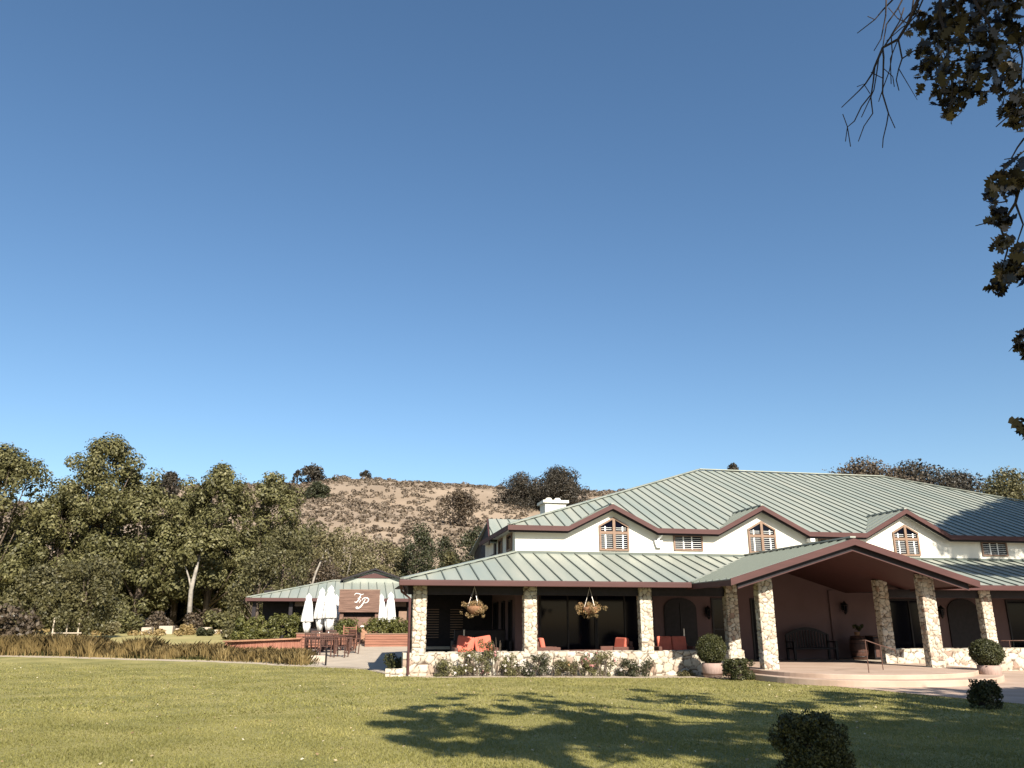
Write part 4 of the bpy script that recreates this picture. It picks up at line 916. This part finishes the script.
# ------------------------------------------------------------------ potted ball shrubs, clipped cubes, roses
def ball(label, px, base_row, r, zc_row, squash=1.0):
    g = un(px, base_row, Z=-.08); g.z = gz(g.x, g.y)
    pt = thing('barrel_planter', 'half barrel pot under the '+label, 'planter', (g.x, g.y, g.z+.01)); R_ = r*.66; hh = .44
    mb = MB(); mb.lathe([(R_*.86, 0), (R_*.97, hh*.45), (R_, hh*.6), (R_, hh), (R_*.92, hh), (R_*.9, hh-.06), (.02, hh-.06)], 28, wob=lambda t, z: 1+.008*math.sin(t*28)); mb.build('staves', 'terracotta_barrel', pt, True)
    for z in (.1, .28): MB().lathe([(R_*(.885+z*.2)+.004, z-.02), (R_*(.885+z*.2)+.012, z-.02), (R_*(.89+z*.2)+.012, z+.02), (R_*(.89+z*.2)+.004, z+.02)], 28).build('hoop', 'hoop', pt)
    t = thing('ball_shrub', label, 'shrub', (g.x, g.y, g.z+.02)); cz = hh-.05+r*.92*squash
    cl = [(0, 0, cz, r*.93)]*3+[tuple(list(np.array([0, 0, cz])+unit(RNG.normal(size=(1, 3)))[0]*r*.72*np.array([1, 1, squash]))+[r*.27]) for _ in range(40)]
    C, o, rn = cloud(cl, 17000, .05, .25, .82, squash); V, F, rn = leaves(C, .05, rn, o, .45); npmesh('leaves', V, F, 'leaf_box', t, rn)
    MB().tube([(0, 0, hh-.08), (0, 0, cz+.2)], [.05, .03], 7).build('stem', 'bark', t)
ball('ball shaped boxwood left of the entrance steps', 713, 677.5, .5, 650)
ball('ball shaped boxwood right of the entrance steps', 991, 680.5, .5, 655, .85)
def box_shrub(label, cxy, w, d, h, n, size, rough=.08, m='leaf_box'):
    g = gz(*cxy); t = thing('clipped_shrub', label, 'shrub', (cxy[0], cxy[1], g), .3)
    cl = []
    for _ in range(150):
        r = min(w, d, h)*random.uniform(.08, .17); e = [random.uniform(-w/2+r, w/2-r), random.uniform(-d/2+r, d/2-r), random.uniform(r*.9, h-r)]; k = random.randrange(3)
        if k == 0: e[0] = random.choice((-1, 1))*(w/2-r)
        if k == 1: e[1] = random.choice((-1, 1))*(d/2-r)
        if k == 2: e[2] = h-r+random.uniform(-.05, .09)
        cl.append((*e, r))
    foliage('leaves', cl, n, size, m, t, .3, .6, .35); MB().lathe([(min(w, d)*.30, .08), (min(w, d)*.34, h*.5), (min(w, d)*.22, h*.75)], 9).build('inner_twigs', 'dark_bark', t)
g = un(744, 681, Z=-.08); box_shrub('low clipped box shrub beside the left potted ball at the steps', (g.x, g.y+.3), .85, .7, .58, 7000, .05)
g = un(998, 710.5, Z=-.08); box_shrub('clipped box shrub in full shade at the edge of the drive', (g.x, g.y+.3), .56, .52, .5, 7000, .045)
g = SHG = un(830, 805, Z=-.05); box_shrub('large clipped box shrub in tree shade on the lawn nearest the photographer', (g.x+.1, g.y+.4), .68, .66, .68, 24000, .032)
def rose(px0, px1, top, label, nf, pet='petal_white', m='leaf_sycamore'):
    Y = 26.6; q0, q1 = un(px0, 660, Y=Y), un(px1, 660, Y=Y); zt = un(px0, top, Y=Y).z; t = thing('rose_bush', label, 'bush', group='rose bushes along the low stone wall')
    w = q1.x-q0.x; g = gz(q0.x, Y); cl = [(q0.x+w*random.random(), Y+random.uniform(-.25, .2), g+random.uniform(.08, 1)**1*(zt-g-.08), random.uniform(.08, .17)) for _ in range(int(16*w)+8)]
    foliage('leaves', cl, int(1700*w)+500, .055, m, t, .4, .3, .4); mb = MB()
    for _ in range(int(9*w)+3):
        x = q0.x+w*random.random(); mb.tube([(x, Y, g-.05), (x+random.uniform(-.2, .2), Y+random.uniform(-.2, .1), zt-random.uniform(0, .25))], [.014, .006], 5)
    mb.build('canes', 'bark', t)
    fc = [(c[0], c[1]-.12, c[2]+random.uniform(-.05, .12), .035) for c in random.choices(cl, k=nf)]
    if nf: foliage('blossoms', fc, nf*14, .06, pet, t, .3, .2, .3)
rose(437, 452, 656, 'sparse rose bush at the left end of the stone wall', 3)
rose(453, 478, 650, 'rose bush below the sofa with two orange cushions', 7)
rose(481, 500, 637, 'tall thin rose bush reaching above the stone wall', 8, 'petal_pink')
rose(502, 522, 655, 'white flowering rose bush left of the second pillar', 16)
rose(524, 552, 651, 'dark leaved rose bush at the foot of the second pillar', 10, 'petal_white', 'leaf_dark')
rose(555, 577, 658, 'low yellowish rose bush below the wicker armchair', 3, 'petal_mix', 'leaf_olive')
rose(580, 612, 652, 'pink flowering rose bush below the right hanging basket', 16, 'petal_pink')
rose(618, 652, 659, 'low dark rose bush left of the bare stretch of stone wall', 5, 'petal_white', 'leaf_dark')
rose(676, 694, 672, 'tiny bush at the foot of the wall below the orange loveseat', 0, 'petal_white', 'leaf_olive')

# ------------------------------------------------------------------ hanging baskets
def basket(label, px, row):
    c = un(px, row, Y=27.0-.1); t = thing('hanging_basket', label, 'hanging basket', (c.x, 26.95, c.z)); top = EZ-.12-c.z
    mb = MB()
    for k in range(4): a = k*math.pi/2+.4; mb.tube([(.24*math.cos(a), .24*math.sin(a), .05), (0, 0, top-.05)], .005, 4)
    mb.tube([(0, 0, top-.06), (0, 0, top)], .01, 5); mb.build('chain', 'brass', t)
    MB().lathe([(.04, -.22), (.16, -.17), (.24, -.06), (.26, .05), (.22, .05), (.1, .02)], 16).build('bowl', 'flower_pot', t, True)
    cl = [(random.gauss(0, .19), random.gauss(0, .17), random.uniform(-.1, .16), .09) for _ in range(34)]+[(random.gauss(0, .2), random.gauss(0, .15), random.uniform(-.28, -.05), .06) for _ in range(14)]
    foliage('flowers', cl, 3600, .045, 'leaf_flower', t, .3, .3, .3); foliage('blossoms', cl[:22], 700, .05, 'petal_mix', t, .4, .6, .5)
basket('hanging flower basket between the first and second pillar from the left', 474.5, 607.5)
basket('hanging flower basket in the second bay, right of the second pillar', 590.5, 608.5)

# ------------------------------------------------------------------ porch furniture
def sofa(name, label, x0, x1, y, cush, back=.80, depth=.8, facing=1, seatc=2):
    """wicker sofa whose back is toward the house; cushions: 'v' tilted pair or 'flat'"""
    t = thing(name, label, 'sofa', ((x0+x1)/2, y, FZ+.003)); w = x1-x0
    MB().box(-w/2, w/2, 0, depth, .12, .34).box(-w/2, w/2, depth-.12, depth, .341, back-.12).build('frame', 'wicker', t, bevel=.03)
    for s in (-1, 1): MB().box(s*w/2-(.13 if s > 0 else 0), s*w/2+(.13 if s < 0 else 0), -.02, depth+.01, .345, .60).build('armrest', 'wicker', t, bevel=.03)
    for x in (-w/2+.06, w/2-.06):
        for yy in (.05, depth-.05): MB().box(x-.04, x+.04, yy-.04, yy+.04, 0, .119).build('leg', 'dark_wood', t)
    n = seatc; iw = (w-.28)/n
    for k in range(n):
        a = -w/2+.14+iw*k; MB().box(a+.01, a+iw-.01, .02, depth-.14, .342, .47).build('seat_cushion', 'orange_fabric', t, bevel=.04)
        rot = Euler((-.2, cush*(.16 if k == 0 else -.16), 0)).to_matrix() if n > 1 else Euler((-.25, 0, 0)).to_matrix()
        MB().box(a+.01, a+iw-.01, depth-.36, depth-.2, .42, .92+(.04 if cush else .02), rot).build('back_cushion', 'orange_fabric', t, bevel=.05)
    return t
sofa('wicker_sofa', 'wicker sofa with two tilted orange cushions behind the wall in the first bay', 3.62, 5.12, 27.95, 1)
sofa('wicker_loveseat', 'loveseat with two straight orange cushions right of the third pillar', 10.85, 12.25, 27.95, 0)
def armchair(label, x, y, rz):
    t = thing('wicker_armchair', label, 'armchair', (x, y, FZ+.003), rz)
    MB().box(-.4, .4, -.4, .4, .1, .34).build('frame', 'wicker', t, bevel=.03); MB().box(-.4, .4, .3, .42, .345, .78).build('backrest', 'wicker', t, bevel=.03)
    for s in (-1, 1): MB().box(min(s*.4, s*.5), max(s*.4, s*.5), -.42, .4, .1, .60).build('armrest', 'wicker', t, bevel=.03)
    MB().box(-.38, .38, -.4, .28, .342, .46).build('seat_cushion', 'orange_fabric', t, bevel=.04); MB().box(-.36, .36, .1, .27, .44, .9, Euler((-.2, 0, 0)).to_matrix()).build('back_cushion', 'orange_fabric', t, bevel=.05)
    for x_ in (-.35, .35):
        for y_ in (-.35, .35): MB().box(x_-.03, x_+.03, y_-.03, y_+.03, 0, .099).build('leg', 'dark_wood', t)
armchair('wicker armchair turned right, just right of the second pillar', 6.9, 28.35, 1.45)
armchair('wicker armchair turned left with orange cushion, left of the third pillar', 9.45, 28.35, -1.35)
Fm = thing('low_table', 'low wicker table between the two armchairs, top just above the wall', 'table', (8.3, 28.5, FZ+.003))
MB().box(-.75, .6, -.35, .35, .44, .49).build('tabletop', 'wicker', Fm, bevel=.01)
for x in (-.65, .5):
    for y_ in (-.28, .28): MB().box(x-.03, x+.03, y_-.03, y_+.03, 0, .439).build('leg', 'dark_wood', Fm)
# dark high-back sofas further back on the side porch
t = thing('outdoor_sofa', 'dark high backed sofa deep in the shade of the first bay', 'sofa', (5.1, 31.5, FZ+.003))
MB().box(-1, 1, -.4, .4, .1, .45).build('seat', 'dark_wood', t, bevel=.04); MB().box(-1, 1, .25, .45, .451, 1.15).build('backrest', 'dark_wood', t, bevel=.04); MB().box(-1.12, -1.005, -.4, .42, .1, .75).build('armrest', 'dark_wood', t, bevel=.03); MB().box(1.005, 1.12, -.4, .42, .1, .75).build('armrest', 'dark_wood', t, bevel=.03)
t = thing('heater_post', 'thin pale post standing behind the sofa in the first bay', 'post', (un(464, 640, Y=31).x, 31, FZ+.003)); MB().lathe([(.03, .04), (.03, 1.15)], 10).build('shaft', 'brass', t); MB().lathe([(.16, 0), (.14, .04)], 14).build('base', 'iron', t)
# entrance furniture
t = thing('arched_bench', 'dark wooden bench with arched back against the entrance wall', 'bench', (18.1, 30.1, FZ+.003))
MB().box(-.95, .95, -.25, .3, .4, .46).build('seat', 'dark_wood', t, bevel=.01)
mb = MB(); mb.prism([(-.95, .38, .95)]+[(-.95+1.9*k/12, .38, .95+.28*math.sin(math.pi*k/12)) for k in range(1, 12)]+[(.95, .38, .95), (.95, .38, .86)]+[(.95-1.9*k/12, .38, .86+.26*math.sin(math.pi*k/12)) for k in range(1, 12)]+[(-.95, .38, .86)], (0, -.05, 0))
for k in range(15): x = -.87+k*.124; mb.box(x-.03, x+.03, .34, .37, .461, .88+.26*math.sin(math.pi*(x+.95)/1.9))
mb.build('backrest', 'dark_wood', t)
for x in (-.9, .9): MB().box(x-.04, x+.04, -.24, -.16, 0, .65).box(x-.04, x+.04, .30, .38, 0, .95).box(x-.045, x+.045, -.26, .3, .655, .7).split('side_frame', 'dark_wood', t)
t = thing('wine_barrel', 'upright wooden barrel with a plant on top by the entrance wall', 'barrel', (20.05, 30.0, FZ+.003)); MB().lathe([(.27, 0), (.33, .25), (.35, .45), (.33, .65), (.27, .9)], 20).build('staves', 'furn_wood', t, True)
for z in (.12, .3, .6, .78): MB().lathe([(.35-abs(z-.45)*.13, z-.02), (.36-abs(z-.45)*.13, z), (.35-abs(z-.45)*.13, z+.02)], 20).build('hoop', 'iron', t)
t = thing('potted_plant', 'small leafy plant in a pot standing on the barrel', 'plant', (20.05, 30.0, FZ+.905)); MB().lathe([(.08, 0), (.11, .14), (.09, .14)], 12).build('pot', 'flower_pot', t); foliage('leaves', [(random.gauss(0, .1), random.gauss(0, .1), .24+random.random()*.15, .07) for _ in range(9)], 500, .07, 'leaf_box', t)
t = thing('dark_cabinet', 'dark square wooden chest right of the barrel in the entrance', 'chest', (20.95, 30.0, FZ+.003)); MB().box(-.42, .42, -.3, .3, .05, .86).build('body', 'dark_wood', t, bevel=.01); MB().box(-.45, .45, -.33, .33, .862, .9).build('lid', 'furn_wood', t); MB().box(-.38, -.02, -.32, -.303, .1, .8).box(.02, .38, -.32, -.303, .1, .8).build('door', 'furn_wood', t)
# handrails
def rail(label, pts, posts, m='rust_metal'):
    t = thing('handrail', label, 'handrail'); MB().tube(pts, .016, 8).build('top_rail', m, t, True)
    for a, b in posts: MB().tube([a, b], .014, 8).build('post', m, t)
p1 = un(869, 673, Z=FZ); p2 = un(884.5, 680, Z=-.07)
z1, z2 = p1.z+.92, p2.z+1.02
rail('rusty handrail on the entrance steps, with two thin posts', [(p1.x, p1.y+.25, z1-.02), (p1.x, p1.y, z1), (p2.x, p2.y, z2), (p2.x+.35, p2.y-.2, z2-.12), (p2.x+.36, p2.y-.2, z2-.25)], [((p1.x, p1.y, FZ), (p1.x, p1.y, z1)), ((p2.x, p2.y, -.1), (p2.x, p2.y, z2))])
t = thing('path_light', 'small dark path light at the foot of the handrail', 'lamp', (p2.x-.18, p2.y+.1, -.07)); MB().lathe([(.03, 0), (.03, .1), (.06, .1), (.06, .2), (.02, .22)], 10).build('housing', 'iron', t)
a, b = un(1003, 640, Y=27.1), un(1030, 642, Y=27.1)
rail('thin metal handrail on top of the right stone wall beside the right ball shrub', [(a.x, 27.2, .98), (b.x+2, 27.2, .98)], [((a.x+.35, 27.2, .7), (a.x+.35, 27.2, .98)), ((b.x+1, 27.2, .7), (b.x+1, 27.2, .98))])

# ------------------------------------------------------------------ the near oak whose twigs hang into view and shade the lawn
SHV = SD*(1/SD.z)                                             # step toward the sun per metre of height
def shade_point(px, row, h):                                  # crown point at height h that shades this spot of lawn
    g = gp(px, row); return g+SHV*(h-g.z)
def seen(p, pad=0):
    r = cY*p.x-sY*p.y; f = sY*p.x+cY*p.y; hh = p.z-CZ; zc = f*cP+hh*sP
    if zc < .2: return False
    return abs(r)/zc < .6425+pad and -.482-pad < (hh*cP-f*sP)/zc < .482+pad
O = thing('valley_oak', 'oak whose dark leaf sprays and bare twigs hang in at the top right', 'tree')
TR = cw(8.5, -3.0, 0); base = Vector((TR.x, TR.y, gz(TR.x, TR.y)))
mb = MB(); fork = base+Vector((-.2, .2, 3.4)); mb.tube([base-Vector((0, 0, .4)), base+Vector((.1, 0, 1.5)), fork], [.45, .36, .3], 12)
cl = []; limb_h = 8.2
paths = [([(372, 727), (450, 722), (560, 731), (680, 738), (800, 748), (1010, 742)], 1.0, 8.0), ([(455, 693), (520, 699), (600, 707), (720, 716), (860, 722), (1024, 730)], .75, 8.8), ([(620, 690), (700, 697), (800, 712), (900, 728)], .35, 9.2),
         ([(395, 746), (500, 747), (620, 752), (760, 757)], .7, 7.4), ([(700, 764), (800, 760), (1000, 765)], .8, 7.2), ([(800, 691), (900, 699), (1010, 704)], .8, 9.5), ([(880, 712), (960, 716), (1020, 722)], 1.0, 9.0), ([(430, 735), (560, 741), (700, 746)], .7, 7.8)]
for pts, dens, h0 in paths:
    W3 = [shade_point(x, y_, h0+random.uniform(-.15, .15)) for x, y_ in pts]; W3 = [p for p in W3 if not seen(p, .08)]; n = len(W3)
    if n < 2: continue
    W3r = W3[::-1]; root = fork+(W3r[0]-fork)*.45+Vector((0, 0, .8))
    mb.tube([fork, root]+W3r, [.13, .08]+[.055-.045*i/n for i in range(n)], 7)
    for i in range(n-1):
        a, b = W3[i], W3[i+1]; L_ = (b-a).length
        for _ in range(int(L_*dens*3.2*(1.0 if i < 3 else .8))+1):
            p = a+(b-a)*random.random()+Vector((random.gauss(0, .35), random.gauss(0, .35), random.gauss(0, .22))); r = random.uniform(.16, .38)
            if seen(p, .09): continue
            cl.append((*p, r))
            if random.random() < .6: q = a+(b-a)*random.random(); mb.tube([q, q+(p-q)*.5+Vector((0, 0, .1)), p], [.025, .015, .006], 4)
# extra crown to the right so that the drive and its shrub lie in shade
for _ in range(150):
    px, row = random.uniform(930, 1300), random.uniform(690, 768); p = shade_point(px, row, random.uniform(7, 10.5))
    if not seen(p, .09): cl.append((*p, random.uniform(.25, .5)))
for _ in range(60):
    px, row = random.uniform(985, 1060), random.uniform(690, 712); p = shade_point(px, row, random.uniform(8, 9.5))
    if not seen(p, .09): cl.append((*p, random.uniform(.25, .45)))
for _ in range(36):
    px, row = random.uniform(800, 870), random.uniform(728, 768); p = shade_point(px, row, random.uniform(7, 8)); cl.append((*p, random.uniform(.2, .32)))
for _ in range(1700):
    px = random.uniform(372, 1040); lo_ = np.interp(px, [370, 455, 560, 800, 1024], [722, 691, 694, 690, 688]); hi_ = np.interp(px, [370, 450, 560, 700, 860, 1024], [736, 751, 746, 756, 766, 770])
    row = random.uniform(lo_, hi_)
    if mn.noise(Vector((px*.011, row*.11, 4.2))) < (-.02 if px < 860 else -.12 if row < 735 else -.4): continue
    p = shade_point(px, row, random.uniform(6.8, 9.2))
    if not seen(p, .07): cl.append((*p, random.uniform(.12, .24)))
for _ in range(110):
    p = Vector((SHG.x+.1+random.uniform(-.25, .5), SHG.y+.4+random.uniform(-.4, .4), random.uniform(.0, .8)))+SHV*random.uniform(6.4, 8.5); cl.append((*p, random.uniform(.14, .24)))
for _ in range(90):
    g_ = un(998, 710, Z=-.08); p = Vector((g_.x+random.uniform(-.4, .4), g_.y+.3+random.uniform(-.4, .4), random.uniform(.0, .6)))+SHV*random.uniform(7, 9.5); cl.append((*p, random.uniform(.16, .28)))
cl = [c for c in cl if not seen(Vector(c[:3]), .07)]
mb.build('trunk', 'dark_bark', O, True)
foliage('crown', cl, 80*len(cl), .16, 'leaf_near', O, .3, .1, .3, .65)
# twigs and leaf sprays that hang into the picture, about five metres away
DN = 5.2
def near(px, py, d=DN): return un(px, py, D=d)
tw = MB()
def twig(pts, r0, r1=.003, dd=0):
    q0_ = [near(824+x/2.56, y_/2.56, DN+dd+random.uniform(-.08, .08)) for x, y_ in pts]; q = [q0_[0]]
    for a_, b_ in zip(q0_[:-1], q0_[1:]):
        k_ = max(1, int((b_-a_).length/.09)); q += [a_+(b_-a_)*(j/k_)+Vector((random.gauss(0, .008), random.gauss(0, .008), random.gauss(0, .008))) for j in range(1, k_)]+[b_]
    n = len(q)
    for j in range(2, n-1, 3):
        if random.random() < .45: e_ = q[j]+(q[j]-q[j-2])*.5+Vector((random.gauss(0, .06), 0, random.gauss(0, .05))); tw.tube([q[j], e_], [.003, .0015], 4)
    tw.tube(q, [r0+(r1-r0)*i/(n-1) for i in range(n)], 5); return q
twig([(262, -60), (240, 0), (215, 60), (190, 100), (150, 122), (130, 170), (90, 232), (45, 275)], .016)
twig([(190, 100), (200, 150), (185, 205), (192, 232)], .006); twig([(215, 75), (240, 62), (262, 40)], .005); twig([(240, -30), (225, 30), (180, 80), (140, 150), (128, 230), (96, 300)], .007); twig([(205, 20), (172, 90), (168, 180), (140, 260)], .005); twig([(190, 100), (170, 150), (172, 215)], .004); twig([(118, 240), (102, 215), (84, 222)], .003); twig([(152, 175), (176, 196), (180, 222)], .003)
twig([(150, 122), (152, 175), (150, 240), (165, 290), (150, 378)], .007); twig([(130, 170), (120, 250), (125, 290), (88, 362)], .006)
twig([(122, 240), (78, 310), (60, 325), (68, 375)], .005); twig([(60, 325), (48, 292)], .003); twig([(60, 325), (55, 362)], .003); twig([(165, 290), (182, 328)], .003)
twig([(185, -40), (175, 0), (130, 50), (85, 85)], .008); twig([(160, -20), (158, 40), (146, 100), (128, 130)], .006); twig([(215, -40), (190, 20), (160, 62), (150, 122)], .007)
twig([(262, -20), (235, 40), (200, 70), (160, 105)], .006); twig([(130, 50), (112, 42)], .003); twig([(150, 200), (120, 185)], .003); twig([(215, 60), (190, 48), (165, 20)], .004)
twig([(200, 150), (230, 130), (262, 118)], .005); twig([(300, -40), (296, 40), (318, 120), (326, 200), (318, 290)], .012); twig([(330, -40), (345, 60), (372, 120), (380, 190)], .01)
twig([(375, -40), (395, 20), (430, 80), (455, 150), (476, 215)], .012); twig([(470, -30), (480, 60), (500, 120), (506, 230), (488, 300)], .01); twig([(400, 235), (448, 236)], .005); twig([(480, 290), (440, 325)], .005)
twig([(560, 330), (512, 355), (480, 405), (462, 408)], .008); twig([(480, 405), (505, 408)], .004)
twig([(600, 400), (540, 430), (505, 460), (490, 520), (452, 580), (470, 640), (442, 722)], .014); twig([(490, 520), (510, 575), (488, 640)], .007); twig([(452, 575), (418, 570), (388, 578)], .005); twig([(470, 515), (440, 520), (415, 515)], .005); twig([(560, 600), (510, 690), (450, 715)], .008); twig([(560, 820), (500, 870), (498, 900)], .008)
tw.tube([near(824+262/2.56, -24), near(950, -60), cw(5.5, 5.4, 6.6), cw(8.5, 5.6, 6.4), fork], [.016, .03, .05, .09, .16], 7)
tw.tube([near(824+375/2.56, -16), near(1010, -50), cw(5.5, 5.4, 6.6)], [.012, .02, .04], 6); tw.tube([near(824+300/2.56, -16), near(965, -55)], [.012, .02], 6)
tw.tube([near(824+600/2.56, 400/2.56), near(1110, 130), cw(6.0, 5.5, 5.6), cw(8.5, 5.6, 6.4)], [.014, .02, .04, .07], 6); tw.tube([near(824+560/2.56, 820/2.56), near(1080, 280), near(1110, 130)], [.008, .012, .02], 6)
tw.tube([near(824+560/2.56, 330/2.56), near(1080, 120), near(1110, 130)], [.008, .012, .02], 6)
tw.build('twigs', 'dark_bark', O, True)
CLS = [(924, 23, 17), (941, 37, 20), (961, 35, 17), (927, 53, 15), (929, 72, 17), (955, 12, 20), (949, 68, 11), (984, 6, 11), (998, 20, 18), (1013, 35, 16), (1015, 8, 12), (990, 43, 17), (980, 59, 16), (1000, 62, 15), (1009, 77, 12), (971, 78, 10), (980, 88, 13), (947, 92, 13), (951, 109, 12), (962, 90, 10), (1016, 98, 11), (1009, 112, 11), (1019, 120, 9), (1002, 183, 12), (994, 192, 9), (1019, 168, 12), (1023, 186, 9), (996, 215, 8), (1004, 222, 6), (1002, 242, 8), (1019, 256, 11), (1006, 268, 10), (998, 284, 8), (1020, 272, 9), (1021, 338, 6), (1024, 350, 6), (1024, 428, 6), (940, 15, 12), (970, 22, 10)]
C = []; O_ = []
for x, y_, r in CLS:
    d0 = DN+random.uniform(-.25, .25); c = near(x, y_, d0); rr = r*d0/FPX*1.12; n = int(4+r*1.9)
    for _ in range(n):
        v = Vector((random.gauss(0, 1), random.gauss(0, 1), random.gauss(0, 1))).normalized()*rr*random.random()**.5; C.append(c+v); O_.append(v.normalized()+Vector((0, 0, .2)))
C = np.array(C); V, F, r = leaves(C, .085, RNG.random(len(C)), unit(np.array(O_)), .35, .85, 'oak'); npmesh('leaf_sprays', V, F, 'leaf_near', O, r)
sh = []
for x, y_, r in CLS:                                             # upper crown between the sprays and the sun
    for _ in range(2):
        p = near(x+random.uniform(-15, 15), y_+random.uniform(-10, 10))+SHV*random.uniform(1.6, 3.2)
        if not seen(p, .12): sh.append((*p, random.uniform(.14, .26)))
foliage('upper_crown', sh, 60*len(sh), .12, 'leaf_near', O, .3, .1, .3, .65)

# second oak far to the right of the house front: shades the right end of the roofs
O2 = thing('drive_oak', 'large oak standing right of the drive, out of the picture, shading the roof', 'tree'); c2 = Vector((33, 17, gz(33, 17)))
cl = []
tgt = [(x, y_) for x, y_ in [(960, 522), (985, 515), (1010, 510), (1024, 505), (975, 530), (1000, 525), (1030, 525), (1040, 515), (1060, 520), (1015, 536), (950, 531)]]
for _ in range(260):
    x = 945+random.random()**.8*130; y_ = random.uniform(np.interp(x, [945, 975, 1010, 1080], [530, 514, 504, 500]), 534); p = un(x, y_, Y=30.6+(534-y_)*.22); cl.append((*(p+SHV*random.uniform(7.5, 9.5)), random.uniform(.45, .9)))
for _ in range(150):
    x = random.uniform(965, 1120); y_ = random.uniform(560, min(582, 566+(x-965)*.28)); p = un(x, y_, Y=28.8); cl.append((*(p+SHV*random.uniform(8, 10)), random.uniform(.4, .8)))
for _ in range(40):
    x = random.uniform(950, 1120); p = un(x, random.uniform(540, 555), Y=UY); cl.append((*(p+SHV*random.uniform(8, 10)), random.uniform(.3, .5)))
cl = [c for c in cl if not seen(Vector(c[:3]), .03)]
foliage('crown', cl, 130*len(cl), .26, 'leaf_near', O2, .3, .2, .3, .65); mb = MB(); mb.tube([c2, c2+Vector((.2, 0, 4)), c2+Vector((-.4, .3, 8)), c2+Vector((-1.5, 0, 12))], [.6, .45, .3, .1], 10)
for c in random.sample(cl, 26): mb.tube([c2+Vector((0, 0, random.uniform(3.5, 7))), (c2+Vector(c[:3]))/2+Vector((0, 0, 3.5)), Vector(c[:3])], [.2, .1, .02], 6)
mb.build('trunk', 'dark_bark', O2, True)
